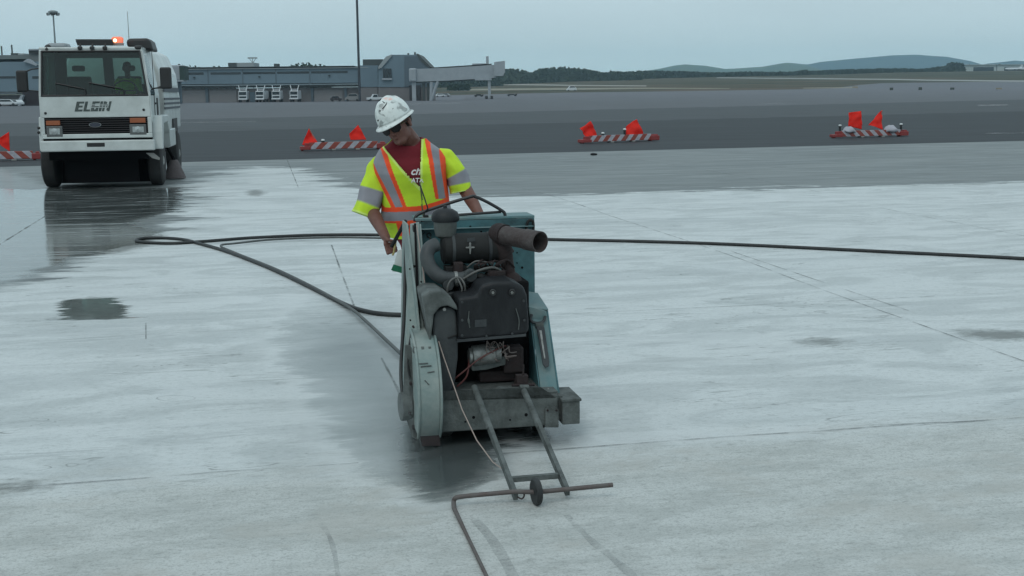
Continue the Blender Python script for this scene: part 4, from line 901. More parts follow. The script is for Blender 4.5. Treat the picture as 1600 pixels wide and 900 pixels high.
# ---- garments: torso shell from rings, coloured by what is sewn where
def torso_shell(off, ztop, zbot, fold=0.0, seed=0.0, nt=220, nz=200):
    """grid of points round the torso; off = how far outside the body"""
    K = [  # (z on spine, centre, half width, half depth)
        (pel.z-0.06, pel+Vector((-.002, -.0, -.06)), .205, .145), (pel.z+.05, pel+Vector((-.004, -.02, .05)), .202, .142), (wst.z, wst, .198, .136), (chs.z-.12, wst.lerp(chs, .5), .192, .134),
        (chs.z, chs, .206, .134), (chs.z+.06, chs.lerp(nkb, .30), .212, .122), (nkb.z-.115, nkb.lerp(chs, .55)+Vector((0, 0.01, 0)), .208, .110), (nkb.z-.060, nkb+Vector((0, 0.015, -.055)), .172, .094), (nkb.z-.022, nkb+Vector((0, .02, -.02)), .118, .080), (nkb.z+.018, nkb+Vector((-.004, .018, .018)), .072, .066)]
    zs = [k[0] for k in K]; o = np.argsort(zs); zs = np.array(zs)[o]; cx = np.array([K[i][1].x for i in o]); cy = np.array([K[i][1].y for i in o]); hw = np.array([K[i][2] for i in o]); hd = np.array([K[i][3] for i in o])
    z = np.linspace(zbot, ztop, nz); th = np.linspace(0, 2*math.pi, nt, endpoint=False)
    def sm(v):
        r_ = np.interp(z, zs, v); k = max(3, nz//26) | 1; rp = np.pad(r_, k//2, mode='edge'); return np.convolve(rp, np.ones(k)/k, 'valid')
    CX, CY, HW, HD = sm(cx), sm(cy), sm(hw)+off, sm(hd)+off
    n = 2.7; ct, st = np.cos(th), np.sin(th)
    ex = np.sign(ct)*np.abs(ct)**(2/n); ey = np.sign(st)*np.abs(st)**(2/n)
    X = CX[:, None] + HW[:, None]*ex[None]; Y = CY[:, None] + HD[:, None]*ey[None]; Z = np.tile(z[:, None], (1, nt))
    if fold:
        for i in range(nz):
            for j_ in range(nt):
                p = Vector((X[i, j_]*5+seed, Y[i, j_]*5, Z[i, j_]*2.6)); f = mnoise.noise(p)*fold + mnoise.noise(p*2.7)*fold*0.45
                wr = mnoise.noise(Vector((X[i, j_]*3, Y[i, j_]*3, Z[i, j_]*14+seed)))*fold*0.9*max(0, 1-(Z[i, j_]-zbot)/.35)
                X[i, j_] += ex[j_]*(f+wr); Y[i, j_] += ey[j_]*(f+wr)
    return X, Y, Z
def inpoly(poly, X, Z):
    ins = np.zeros(X.shape, bool)
    for (ax, az), (bx, bz) in zip(poly, poly[1:]+poly[:1]):
        c = ((az > Z) != (bz > Z)) & (X < (bx-ax)*(Z-az)/(bz-az+1e-12)+ax); ins ^= c
    return ins
YPL = -0.17
def fp(*pp): return [(lambda v: (v.x, v.z))(M_(a, b, YPL)) for a, b in pp]
def vcol_mat(name, rough=0.8, bump=0.25):
    M = mat(name, (0.8, 0.8, 0.8), rough, bump=bump, bscale=220); t = M.node_tree; b = t.nodes['Principled BSDF']
    a = N(t, 'ShaderNodeAttribute', attribute_name='sewn'); 
    tc = N(t, 'ShaderNodeTexCoord'); n = N(t, 'ShaderNodeTexNoise', inp={'Scale': 9.0, 'Detail': 5.0}); t.links.new(tc.outputs['Object'], n.inputs['Vector'])
    m2 = N(t, 'ShaderNodeMapRange', inp={'From Min': 0.3, 'From Max': 0.75, 'To Min': 1.0, 'To Max': 0.78}); t.links.new(n.outputs[0], m2.inputs[0])
    v = N(t, 'ShaderNodeVectorMath', operation='SCALE'); t.links.new(a.outputs['Color'], v.inputs[0]); t.links.new(m2.outputs[0], v.inputs['Scale']); t.links.new(v.outputs[0], b.inputs['Base Color'])
    return M
YEL = (0.56, 0.78, 0.030); ORG = (0.92, 0.085, 0.018); SIL = (0.27, 0.27, 0.30); TRIM = (0.68, 0.88, 0.20)
def shell_object(name, X, Y, Z, colr, keep, m_, parent, thick):
    nz, nt = X.shape; idx = np.arange(nz*nt).reshape(nz, nt); nx_ = np.roll(idx, -1, 1)
    q = np.stack([idx[:-1], nx_[:-1], nx_[1:], idx[1:]], -1); k = keep[:-1] & keep[1:] & np.roll(keep, -1, 1)[:-1] & np.roll(keep, -1, 1)[1:]
    q = q[k]; v = np.stack([X, Y, Z], -1).reshape(-1, 3)
    used = np.unique(q); remap = -np.ones(len(v), int); remap[used] = np.arange(len(used))
    me = bpy.data.meshes.new(name); me.from_pydata(v[used].tolist(), [], remap[q].tolist())
    if colr is not None:
        at = me.color_attributes.new('sewn', 'FLOAT_COLOR', 'POINT'); c = np.concatenate([colr.reshape(-1, 3)[used], np.ones((len(used), 1))], 1); at.data.foreach_set('color', c.ravel().astype(np.float32))
    me.shade_smooth(); me.materials.append(m_)
    o = bpy.data.objects.new(name, me); col.objects.link(o); o.parent = parent
    if thick: s_ = o.modifiers.new('t', 'SOLIDIFY'); s_.thickness = thick; s_.offset = -1
    return o
# red t-shirt
X, Y, Z = torso_shell(0.006, nkb.z+0.012, pel.z+.0, 0.004, 3.0, 120, 110)
neck = ((X-nkb.x-0.004)/0.072)**2 + ((Z-(nkb.z+0.020))/0.055)**2 < 1
shirt = shell_object('red_shirt', X, Y, Z, None, ~(neck & (Y < nkb.y+0.03)), mat('red_cotton', (0.155, 0.008, 0.016), 0.9, bump=0.2, bscale=60), man, 0.003)
# vest
NT, NZ = 300, 300
ztop = nkb.z+0.004; zbot = M_(640, 374, -.1).z
X, Y, Z = torso_shell(0.020, ztop, zbot, 0.014, 0.0, NT, NZ)
front = Y < np.interp(Z, [wst.z, nkb.z], [wst.y, nkb.y])[...] + 0.02
C = np.zeros((NZ, NT, 3)); C[:] = YEL
def paint(poly, c, only=None):
    m_ = inpoly(poly, X, Z); m_ = m_ if only is None else (m_ & only); C[m_] = c
PV = [(596, 226), (620, 200), (657, 206), (658, 214), (656.5, 292)]
paint(fp((574, 252), (573, 236), (594, 222), (602, 232), (636, 326), (613, 330)), ORG); paint(fp((580, 250), (579, 236), (589, 228), (595, 236), (630, 327), (619, 328)), SIL)
paint(fp((662, 214), (662, 200), (695, 205), (692, 220), (702, 312), (680, 312), (670, 250)), ORG); paint(fp((670, 216), (670, 200), (684, 202), (683, 218), (695, 311), (685, 312), (678, 255)), SIL)
paint(fp((590, 326), (659, 322), (720, 305), (725, 370), (590, 372)), ORG); paint(fp((590, 333), (659, 330), (722, 312), (724, 326), (659, 344), (590, 348)), SIL)
paint(fp((590, 352), (618, 350), (622, 372), (600, 380), (590, 366)), YEL); paint(fp((668, 352), (700, 346), (700, 372), (668, 372)), YEL)
paint(fp((589, 300), (596, 322), (603, 328), (590, 330)), ORG)
big = fp((592.5, 227), (618, 198), (660.5, 204), (661.5, 214), (660, 296), (655.5, 298)); paint(big, TRIM, front)
zip_ = fp((656.5, 290), (658.5, 290), (662, 345), (659.5, 345)); paint(zip_, (0.10, 0.12, 0.05), front)
V = fp(*PV); keep = ~(inpoly(V, X, Z) & front)
neckhole = (((X-nkb.x)/0.078)**2 + ((Y-(nkb.y+.01))/0.080)**2 < 1) & (Z > nkb.z-0.015)
keep &= ~neckhole
vm_ = vcol_mat('hi_vis_polyester')
vest = shell_object('safety_vest', X, Y, Z, C, keep, vm_, man, 0.004)
# sleeves
def sleeve(pts, rs, band, seed, name='sleeve'):
    P = cat(pts, 14); n = 72; ns = len(P); rr = np.interp(np.linspace(0, 1, ns), np.linspace(0, 1, len(rs)), rs)
    X = np.zeros((ns, n)); Y = X.copy(); Z = X.copy(); C = np.zeros((ns, n, 3)); C[:] = YEL; prev = None
    for i in range(ns):
        t = (P[min(i+1, ns-1)]-P[max(i-1, 0)]).normalized()
        u = Vector((0, -1, 0)) if prev is None else prev
        u = (u - t*u.dot(t)).normalized(); prev = u; v = t.cross(u); f = i/(ns-1)
        for k in range(n):
            a = 2*math.pi*k/n; d = u*math.cos(a)+v*math.sin(a)
            w_ = mnoise.noise(P[i]*9+d*1.5+Vector((seed, 0, 0)))*.014 + mnoise.noise(Vector((f*7+seed, d.x*1.3, d.y*1.3)))*.007*f
            q = P[i]+d*(rr[i]+w_); X[i, k], Y[i, k], Z[i, k] = q
            if band[0] < f < band[1]: C[i, k] = SIL
            elif f > 0.965: C[i, k] = TRIM
    return shell_object(name, X, Y, Z, C, np.ones(X.shape, bool), vm_, vest, 0.004)
sleeve([shL+Vector((.045, 0.01, .010)), shL+Vector((-.004, 0, .0)), shL.lerp(elL, .5)+Vector((-.006, 0, 0)), M_(569.5, 337, -.09)], [.045, .070, .080, .081], (0.68, 0.84), 1.0)
sleeve([shR+Vector((-.045, 0.01, .010)), shR+Vector((.004, 0, .0)), shR.lerp(elR, .55)+Vector((.006, 0, 0)), M_(719, 300, -.03)], [.045, .068, .072, .068], (0.62, 0.82), 7.0)
# lettering on the shirt
wht = mat('white_print', (0.62, 0.60, 0.60), 0.8)
q = M_(650, 268, -0.22); text('lettering', 'ch', 0.066, wht, man, M_(649, 268, -0.200), (R(80), 0, R(4)), 0.35, 0.0015)
text('lettering', 'ATX', 0.038, wht, man, M_(652, 282, -0.199), (R(82), 0, R(4)), 0.1, 0.001)
# hard hat
def HL(x, y, z): return hc + Rh @ Vector((x, y, z))
hat_m = bpy.data.materials.new('stained_white_plastic'); hat_m.use_nodes = True
t = hat_m.node_tree; b = t.nodes['Principled BSDF']; b.inputs['Roughness'].default_value = 0.32
tc = N(t, 'ShaderNodeTexCoord'); 
n1 = N(t, 'ShaderNodeTexNoise', inp={'Scale': 17.0, 'Detail': 6.0, 'Distortion': 0.8}); n2 = N(t, 'ShaderNodeTexNoise', inp={'Scale': 30.0, 'Detail': 6.0}); n3 = N(t, 'ShaderNodeTexNoise', inp={'Scale': 7.0, 'Detail': 6.0, 'Distortion': 0.6})
for n_ in (n1, n2, n3): t.links.new(tc.outputs['Object'], n_.inputs['Vector'])
s1 = N(t, 'ShaderNodeMapRange', inp={'From Min': 0.58, 'From Max': 0.66, 'To Max': 0.55}); s2 = N(t, 'ShaderNodeMapRange', inp={'From Min': 0.5, 'From Max': 0.75, 'To Max': 0.5}); t.links.new(n1.outputs[0], s1.inputs[0]); t.links.new(n2.outputs[0], s2.inputs[0])
sz = N(t, 'ShaderNodeSeparateXYZ'); t.links.new(tc.outputs['Object'], sz.inputs[0])
m1 = N(t, 'ShaderNodeMix', data_type='RGBA'); m1.inputs[6].default_value = (0.66, 0.70, 0.68, 1); m1.inputs[7].default_value = (0.30, 0.33, 0.32, 1); t.links.new(s2.outputs[0], m1.inputs[0])
m2 = N(t, 'ShaderNodeMix', data_type='RGBA'); m2.inputs[7].default_value = (0.05, 0.055, 0.055, 1); t.links.new(s1.outputs[0], m2.inputs[0]); t.links.new(m1.outputs[2], m2.inputs[6])
# orange paint worn on the crown
so = N(t, 'ShaderNodeMapRange', inp={'From Min': 0.5, 'From Max': 0.6, 'To Max': 1.0}); t.links.new(n3.outputs[0], so.inputs[0]); sh_ = N(t, 'ShaderNodeMapRange', inp={'From Min': hc.z+0.165-0.0, 'From Max': hc.z+0.20, 'To Max': 1.0})
sh_.inputs['From Min'].default_value = HL(0, 0, 0.15).z-0.035; sh_.inputs['From Max'].default_value = HL(0, 0, 0.15).z+0.020
t.links.new(sz.outputs['Z'], sh_.inputs[0]); mu = N(t, 'ShaderNodeMath', operation='MULTIPLY'); t.links.new(so.outputs[0], mu.inputs[0]); t.links.new(sh_.outputs[0], mu.inputs[1])
m3 = N(t, 'ShaderNodeMix', data_type='RGBA'); m3.inputs[7].default_value = (0.85, 0.18, 0.08, 1); t.links.new(mu.outputs[0], m3.inputs[0]); t.links.new(m2.outputs[2], m3.inputs[6]); t.links.new(m3.outputs[2], b.inputs['Base Color'])
mb = MB(); nu, nv = 64, 26; vs = []; HZ = 0.050
for j_ in range(nv+1):
    f = j_/nv; th = f*math.pi/2*1.0
    for k in range(nu):
        a = 2*math.pi*k/nu; rx, ry = 0.103, 0.126
        rr = math.sin(th)**0.9; z = math.cos(th)**0.85*0.135
        rid = 0.010*max(0, 1-abs(math.cos(a)*rr*rx)/0.020)**0.6*math.cos(th)**.3 + 0.005*max(0, 1-abs(abs(math.cos(a)*rr*rx)-0.045)/0.012)*math.cos(th)**.5
        vs.append(HL(rx*rr*math.cos(a), 0.0+ry*rr*math.sin(a), HZ + z + (rid if f < .95 else 0)))
mb.add(vs, [(j_*nu+k, j_*nu+(k+1) % nu, (j_+1)*nu+(k+1) % nu, (j_+1)*nu+k) for j_ in range(nv) for k in range(nu)])
# brim with a short peak at the front
vs = []
for wdt, dz in ((0.0, 0), (0.45, -.004), (1.0, -.010), (1.0, -.015), (0.3, -.010)):
    for k in range(nu):
        a = 2*math.pi*k/nu; fr = max(0, -math.sin(a))**2.0; w_ = 0.017 + 0.020*fr; vs.append(HL((0.103+w_*wdt)*math.cos(a), (0.126+w_*wdt)*math.sin(a), HZ+dz - 0.010*fr*wdt))
mb.add(vs, [(j_*nu+k, j_*nu+(k+1) % nu, (j_+1)*nu+(k+1) % nu, (j_+1)*nu+k) for j_ in range(4) for k in range(nu)])
hat = mb.build('hard_hat', hat_m, man, smooth=60); s_ = hat.modifiers.new('t', 'SOLIDIFY'); s_.thickness = 0.003
hat.data.materials[0] = hat_m
dk = mat('black_sticker', (0.015, 0.016, 0.016), 0.5)
def on_hat(a, th): 
    rr = math.sin(th)**0.9; z = math.cos(th)**0.85*0.135; return HL(0.1045*rr*math.cos(a), 0.1275*rr*math.sin(a), HZ+0.001+z)
def sticker(pts, name='sticker', m_=dk, w_=0.006):
    mb = MB(); mb.tube([on_hat(a, t_) for a, t_ in pts], w_ if hasattr(w_, '__len__') else [w_*0.5]+[w_]*(len(pts)-2)+[w_*0.4], 6); mb.build(name, m_, hat, smooth=50)
sticker([(R(-118), 1.36), (R(-114), 1.33), (R(-110), 1.31)], w_=.005)
sticker([(R(-168), 1.18), (R(-165), 1.06), (R(-164), .96)], w_=.005)
sticker([(R(-92), 0.98), (R(-91), .93), (R(-90), .90)], w_=.008)
gm = mat('black_smudge', (0.05, 0.055, 0.055), 0.6)
sticker([(R(-88), .92), (R(-74), .84), (R(-58), .72), (R(-50), .60)], 'smudge', gm, .004)
sticker([(R(-80), .22), (R(-76), .42), (R(-62), .60)], 'smudge', gm, .005)
sticker([(R(-45), 1.12), (R(-40), 1.10)], 'smudge', gm, .003)
# sunglasses
mb = MB()
for k in (1, -1):
    pr = [(0.004, 0.022), (0.040, 0.026), (0.070, 0.018), (0.068, -0.008), (0.048, -0.024), (0.020, -0.020), (0.007, -0.004)]
    mb.slab([HL(k*x, -0.106+0.45*x*x*10*0.9, z+0.002) for x, z in pr], Rh @ Vector((0, 0.005, 0)))
lens = mb
gl = mat('dark_lens', (0.006, 0.005, 0.006), 0.2, spec=0.25); sg = mb.build('sunglasses', gl, man, bevel=0.002)
mb = MB(); mb.tube([HL(-.068, -.072, .016), HL(-.084, -.02, .014), HL(-.088, .03, .006)], .003, 6); mb.tube([HL(.068, -.072, .016), HL(.084, -.02, .014), HL(.088, .03, .006)], .003, 6); mb.tube([HL(-.010, -.104, .018), HL(0, -.107, .02), HL(.010, -.104, .018)], .003, 6); mb.build('frame', gl, sg)
hair = MB(); hair.ell(HL(0, 0.030, 0.020), (0.083, 0.085, 0.075), Rh); hair.build('hair', mat('short_dark_hair', (0.018, 0.013, 0.010), 0.8, bump=0.6, bscale=250), man, smooth=80)

# ================================================================ SWEEPER TRUCK
w0 = gp(75, 293); w1 = gp(250, 288); tc_ = (w0+w1)/2
A_T = R(10)
T = Frame(tc_.x, tc_.y, A_T)
wp = mat('dirty_white_truck_paint', (0.56, 0.60, 0.59), 0.38, dirt=(0.30, 0.32, 0.31), amt=0.5, scale=2.5, coat=0.3)
tb = mat('black_plastic', (0.014, 0.014, 0.015), 0.5)
tdk = mat('dark_underbody', (0.006, 0.006, 0.007), 0.9, spec=0.08)
tyre = mat('truck_tyre', (0.014, 0.014, 0.015), 0.8, dirt=(0.05, 0.05, 0.048), amt=0.5, scale=6)
glass = bpy.data.materials.new('windscreen_glass'); glass.use_nodes = True; t = glass.node_tree; t.nodes.clear()
gl1 = N(t, 'ShaderNodeBsdfTransparent', inp={'Color': (0.45, 0.60, 0.57, 1)}); gl2 = N(t, 'ShaderNodeBsdfGlossy', inp={'Color': (0.9, 0.9, 0.9, 1), 'Roughness': 0.02}); fr_n = N(t, 'ShaderNodeFresnel', inp={'IOR': 1.5}); gm_ = N(t, 'ShaderNodeMixShader'); go_ = N(t, 'ShaderNodeOutputMaterial')
t.links.new(fr_n.outputs[0], gm_.inputs[0]); t.links.new(gl1.outputs[0], gm_.inputs[1]); t.links.new(gl2.outputs[0], gm_.inputs[2]); t.links.new(gm_.outputs[0], go_.inputs[0])
truck = empty('sweeper_truck', T.o, A_T, 'white cab-over street sweeper truck with a lit orange beacon and dark windscreen', 'truck')
YF = -0.95
# front face reference points
FL = T(65, 215, YF).x; FR = T(238.5, 215, YF).x
z_roof = T(145, 77.5, YF+.15).z; z_ws0 = T(147, 150, YF).z; z_ws1 = T(147, 80, YF+.12).z
z_g1 = T(150, 183.5, YF).z; z_g0 = T(150, 209, YF).z; z_fb = T(150, 216, YF).z
WT = T(222, 77, YF+.12).x - FR         # the cab narrows towards the roof
YB = YF + 1.62
# cab shell: ring sections hollow inside; sides, roof, rear wall with two windows, front panel
def pane_wall(name, quad, holes, th, m_, parent):
    """planar wall quad (4 pts) with rectangular holes given in its (u,v); built of strips"""
    A0, B0, C0, D0 = [Vector(p) for p in quad]
    def P(u, v): return A0.lerp(B0, u).lerp(D0.lerp(C0, u), v)
    us = sorted({0, 1, *[h for q in holes for h in q[:2]]}); vs_ = sorted({0, 1, *[h for q in holes for h in q[2:]]})
    n = (B0-A0).cross(D0-A0).normalized()*th; mb = MB()
    for i in range(len(us)-1):
        for k in range(len(vs_)-1):
            uc = (us[i]+us[i+1])/2; vc = (vs_[k]+vs_[k+1])/2
            if any(q[0] < uc < q[1] and q[2] < vc < q[3] for q in holes): continue
            mb.slab([P(us[i], vs_[k]), P(us[i+1], vs_[k]), P(us[i+1], vs_[k+1]), P(us[i], vs_[k+1])], n)
    return mb.build(name, m_, parent)
fl0 = Vector((FL, YF, z_fb)); fr0 = Vector((FR, YF, z_fb)); flw = Vector((FL, YF, z_ws0)); frw = Vector((FR, YF, z_ws0)); flt = Vector((FL-WT*.25, YF+.16, z_roof)); frt = Vector((FR+WT, YF+.16, z_roof))
bl0 = Vector((FL, YB, z_fb)); br0 = Vector((FR, YB, z_fb)); blw = Vector((FL, YB, z_ws0)); brw = Vector((FR, YB, z_ws0)); blt = Vector((FL-WT*.25, YB, z_roof)); brt = Vector((FR+WT, YB, z_roof))
mb = MB()
# front panel
mb.slab([Vector((FL, YF, z_g1)), Vector((FR, YF, z_g1)), frw, flw], (0, .03, 0))
# grille surround
mb.slab([fl0, fr0, Vector((FR, YF, z_g0)), Vector((FL, YF, z_g0))], (0, .03, 0))
for x0, x1 in ((FL, T(70, 200, YF).x), (T(231, 200, YF).x, FR)): mb.bx(x0, x1, YF+.002, YF+.035, z_g0-.001, z_g1+.001)
# windscreen pillars and header
pw = .055
mb.slab([flw, flw+Vector((pw, 0, 0)), flt+Vector((pw, 0, 0)), flt], (0, .05, 0)); mb.slab([frw, frw-Vector((pw, 0, 0)), frt-Vector((pw, 0, 0)), frt], (0, .05, 0))
mb.slab([Vector((flt.x, YF+.145, z_ws1)), Vector((frt.x, YF+.145, z_ws1)), frt, flt], (0, .05, 0))
# roof
mb.slab([flt, frt, brt, blt], (0, 0, .05))
cab = mb.build('cab', wp, truck, bevel=0.02)
# sides with window openings
for s_, (a0, aw, at_, b0_, bw, bt_) in ((1, (fr0, frw, frt, br0, brw, brt)), (-1, (fl0, flw, flt, bl0, blw, blt))):
    mb = MB(); off = Vector((-.03*s_, 0, 0))
    if s_ > 0:
        mb.slab([a0+Vector((0, .55, 0)) , b0_, bw, aw, a0+Vector((0, 0, .40))], off)
    else: mb.slab([a0, b0_, bw, aw], off)
    up = lambda f, y: (aw.lerp(at_, f)).lerp(bw.lerp(bt_, f), y)
    mb.slab([up(0, 0), up(0, .07), up(1, .12), up(1, 0)], off); mb.slab([up(0, .56), up(0, 1), up(1, 1), up(1, .54)], off); mb.slab([up(.88, .1), up(.88, .55), up(1, .55), up(1, .1)], off)
    sd_ = mb.build('cab_side', wp, truck, bevel=0.006)
    mb = MB(); mb.slab([up(0.02, .08), up(0.02, .56), up(.88, .55), up(.88, .11)], off*.4); mb.build('side_window', glass, sd_)
    if s_ > 0:
        mb = MB(); q = up(0, .5); mb.box(q+Vector((.012, 0, -.16)), (.02, .12, .04)); mb.build('handle', tb, sd_)
        mb = MB(); mb.bx(a0.x, a0.x+.012, YF+.62, YF+.64, z_fb+.4, z_ws0+.9); mb.build('door_gap', tb, sd_)
        mb = MB(); mb.bx(a0.x+.001, a0.x+.014, YF+1.05, YF+1.25, z_g1-.1, z_ws0-.05); mb.build('vent', tb, sd_)
# rear wall of the cab with two windows
rw = pane_wall('cab_rear', [Vector((FL, YB, z_fb)), Vector((FR, YB, z_fb)), brt, blt], [(0.13, 0.50, 0.62, 0.93), (0.60, 0.92, 0.62, 0.93)], .03, tb, truck)
mb = MB(); mb.bx(FL+.04, FR-.04, YF+.06, YB-.02, z_g0-.05, z_g0+.0); mb.bx(FL+.04, FR-.04, YF+.08, YF+.40, z_ws0-.16, z_ws0-.02); mb.build('cab_floor', tdk, truck)
for x in (FL+.55, FR-.55):
    mb = MB(); mb.bx(x-.26, x+.26, YF+.85, YF+1.35, z_g0, z_ws0-.15); mb.bx(x-.24, x+.24, YF+1.30, YF+1.45, z_ws0-.15, z_ws0+.40); mb.bx(x-.13, x+.13, YF+1.32, YF+1.42, z_ws0+.5, z_ws0+.62); mb.build('seat', tb, truck, bevel=0.04)
mb = MB(); c = Vector((FR-.55, YF+.55, z_ws0+.10)); mb.tube([c+Vector((.24*math.cos(a), .10*math.sin(a), .20*math.sin(a))) for a in np.linspace(0, 2*math.pi, 33)], .016, 8, cap=False); mb.tube([c, c+Vector((0, -.3, -.4))], .025, 8); mb.tube([c-Vector((.24, 0, 0)), c+Vector((.24, 0, 0))], .014, 8); mb.build('steering_wheel', tb, truck, smooth=50)
# windscreen and its rubber
wq = [flw+Vector((pw, .02, .01)), frw+Vector((-pw, .02, .01)), Vector((frt.x-pw, YF+.155, z_ws1)), Vector((flt.x+pw, YF+.155, z_ws1))]
mb = MB(); mb.slab(wq, (0, .006, 0)); ws = mb.build('windscreen', glass, truck)
mb = MB()
for i in range(4): mb.capsule(wq[i]+Vector((0, -.012, 0)), wq[(i+1) % 4]+Vector((0, -.012, 0)), .020, .020, 8)
mb.build('rubber_seal', tb, ws, smooth=50)
for (x1, y1, x2, y2) in ((132, 147, 88, 130), (192, 147, 140, 129)):
    mb = MB(); p = T(x1, y1-8, YF-.01); q = T(x2, y2, YF+.02); mb.tube([p, q], .009, 6); mb.tube([p+Vector((.0, 0, 0)), T(x1+2, y1+1, YF-.01)], .012, 6); mb.tube([p.lerp(q, .1)+Vector((0, -.01, 0)), q+Vector((-.02, 0, .0))], .013, 6); mb.build('wiper', tb, truck, smooth=50)
# grille
gx0, gx1 = T(70, 200, YF).x, T(231, 200, YF).x
mb = MB(); mb.bx(gx0, gx1, YF+.05, YF+.06, z_g0, z_g1); gr = mb.build('grille', tdk, truck)
mb = MB(); 
for k in range(7): z = z_g0+.03+(z_g1-z_g0-.06)*k/6; mb.bx(gx0, gx1, YF+.012, YF+.05, z-.008, z+.008)
mb.build('slat', mat('grille_black', (0.022, 0.018, 0.020), 0.5), gr)
o_ = T(148.5, 195, YF+.004); mb = MB()
mb.lathe([(.001, -.006), (.075, -.006), (.085, 0), (.080, .006), (.001, .006)], (0, 0, 0), (0, 0, 1), 28); em = mb.build('badge', mat('badge_blue_grey', (0.035, 0.04, 0.06), 0.3), gr, smooth=50); em.location = o_; em.rotation_euler = (R(90), 0, 0); em.scale = (1.25, .5, 1)
mb = MB(); mb.tube([(0.088*math.cos(a)*1.0, .088*math.sin(a), .0) for a in np.linspace(0, 2*math.pi, 29)], .006, 6, cap=False); e2 = mb.build('rim', mat('chrome_trim', (0.35, 0.36, 0.36), 0.3, 0.8), em)
lens_m = mat('headlight_lens', (0.35, 0.38, 0.38), 0.12, 0.2); chrome = mat('headlight_reflector', (0.5, 0.52, 0.52), 0.2, 0.9, dirt=(0.2, 0.2, 0.2), amt=0.6, scale=20)
amber = mat('amber_lens', (0.30, 0.085, 0.030), 0.3)
for (x0, y0, x1, y1, ax0, ay0, ax1, ay1) in ((73, 214, 97, 197, 72, 196, 93.5, 188.5), (203, 210.5, 228, 194, 203, 192, 227, 184)):
    p = T(x0, y0, YF-.01); q = T(x1, y1, YF-.01); mb = MB(); mb.bx(p.x, q.x, YF-.01, YF+.05, p.z, q.z); hl = mb.build('headlight', mat('lamp_frame', (0.10, 0.105, 0.105), 0.4), truck, bevel=0.01)
    mb = MB(); mb.bx(p.x+.055, q.x-.045, YF-.018, YF-.008, p.z+.045, q.z-.045); mb.build('lens', lens_m, hl, bevel=0.004)
    c = Vector(((p.x+q.x)/2, YF-.014, (p.z+q.z)/2)); mb = MB(); mb.lathe([(.001, 0), (.06, .0), (.064, .008), (.001, .014)], c+Vector((0, -.002, 0)), (0, -1, 0), 20); mb.build('bulb_cover', chrome, hl, smooth=40)
    p = T(ax0, ay0, YF-.01); q = T(ax1, ay1, YF-.01); mb = MB(); mb.bx(p.x, q.x, YF-.012, YF+.04, p.z, q.z); mb.build('indicator_light', amber, truck, bevel=0.006)
mb = MB()
for px, py in ((71, 177), (224.5, 171.5)): q = T(px, py, YF); mb.lathe([(.001, 0), (.026, 0), (.022, .014), (.001, .018)], q, (0, -1, 0), 12)
build_each(mb, 'bolt', tb, truck)
# bumper
p = T(64, 238.5, YF-.12); q = T(241, 218, YF-.12); mb = MB(); mb.bx(p.x, q.x, YF-.13, YF+.05, p.z+.01, q.z); bm_ = mb.build('bumper', wp, truck, bevel=0.022)
p = T(136, 229.5, YF-.13); q = T(163.5, 223, YF-.13); mb = MB(); mb.bx(p.x, q.x, YF-.136, YF-.12, p.z, q.z); mb.build('step_slot', tb, bm_, bevel=0.004)
zbm = T(150, 238, YF-.12).z
mb = MB(); mb.bx(FL+.03, FR-.03, YF+.02, YF+.1, zbm+.02, z_fb); mb.bx(FL+.10, FR-.10, YF+.10, 4.6, .58, .80); mb.bx(FL+.32, FL+.42, YF, 5.2, .75, .95); mb.bx(FR-.42, FR-.32, YF, 5.2, .75, .95)
mb.bx(FL+.02, FR-.02, .62, .70, .03, .85); mb.bx(FL+.35, FR-.35, -.6, -.5, .12, .8); mb.bx(FL+.30, FR-.30, -.05, .05, .42, .55); mb.build('chassis', tdk, truck)  # chassis parts, with a wide low plate added to blacken the underside
mb = MB(); p = T(236, 244, YF); mb.slab([T(228, 239, YF-.02), T(240, 239, YF-.02), T(250, 247, YF-.02), T(249, 250, YF-.02), T(238, 247, YF-.02)], (0, .02, 0)); mb.build('step_bracket', mat('bent_bracket', (0.22, 0.22, 0.21), 0.6), truck)
# wheels
def twheel(c, r=.50, wd=.27, flip=1):
    mb = MB(); mb.lathe([(r*.56, -wd/2), (r*.90, -wd/2), (r*.985, -wd*.40), (r, -wd*.25), (r, wd*.25), (r*.985, wd*.40), (r*.90, wd/2), (r*.56, wd/2)], c, (1, 0, 0), 36)
    wo = mb.build('wheel', tyre, truck, smooth=35)
    mb = MB(); mb.lathe([(.001, -wd*.1), (r*.56, -wd*.3), (r*.56, wd*.42), (r*.50, wd*.30), (r*.30, wd*.12), (r*.26, wd*.45), (r*.12, wd*.55), (.001, wd*.56)], c, (flip, 0, 0), 28); mb.build('rim', mat('dirty_white_rim', (0.33, 0.34, 0.33), 0.6, dirt=(0.1, 0.1, 0.09), amt=0.8, scale=8), wo, smooth=40)
twheel(Vector((T(82, 285, 0).x+.02, 0, .50)), flip=-1); twheel(Vector((T(247, 285, 0).x, 0, .50)))
twheel(Vector((FL+.20, 3.35, .50)), flip=-1); twheel(Vector((FR-.02, 3.35, .50)))
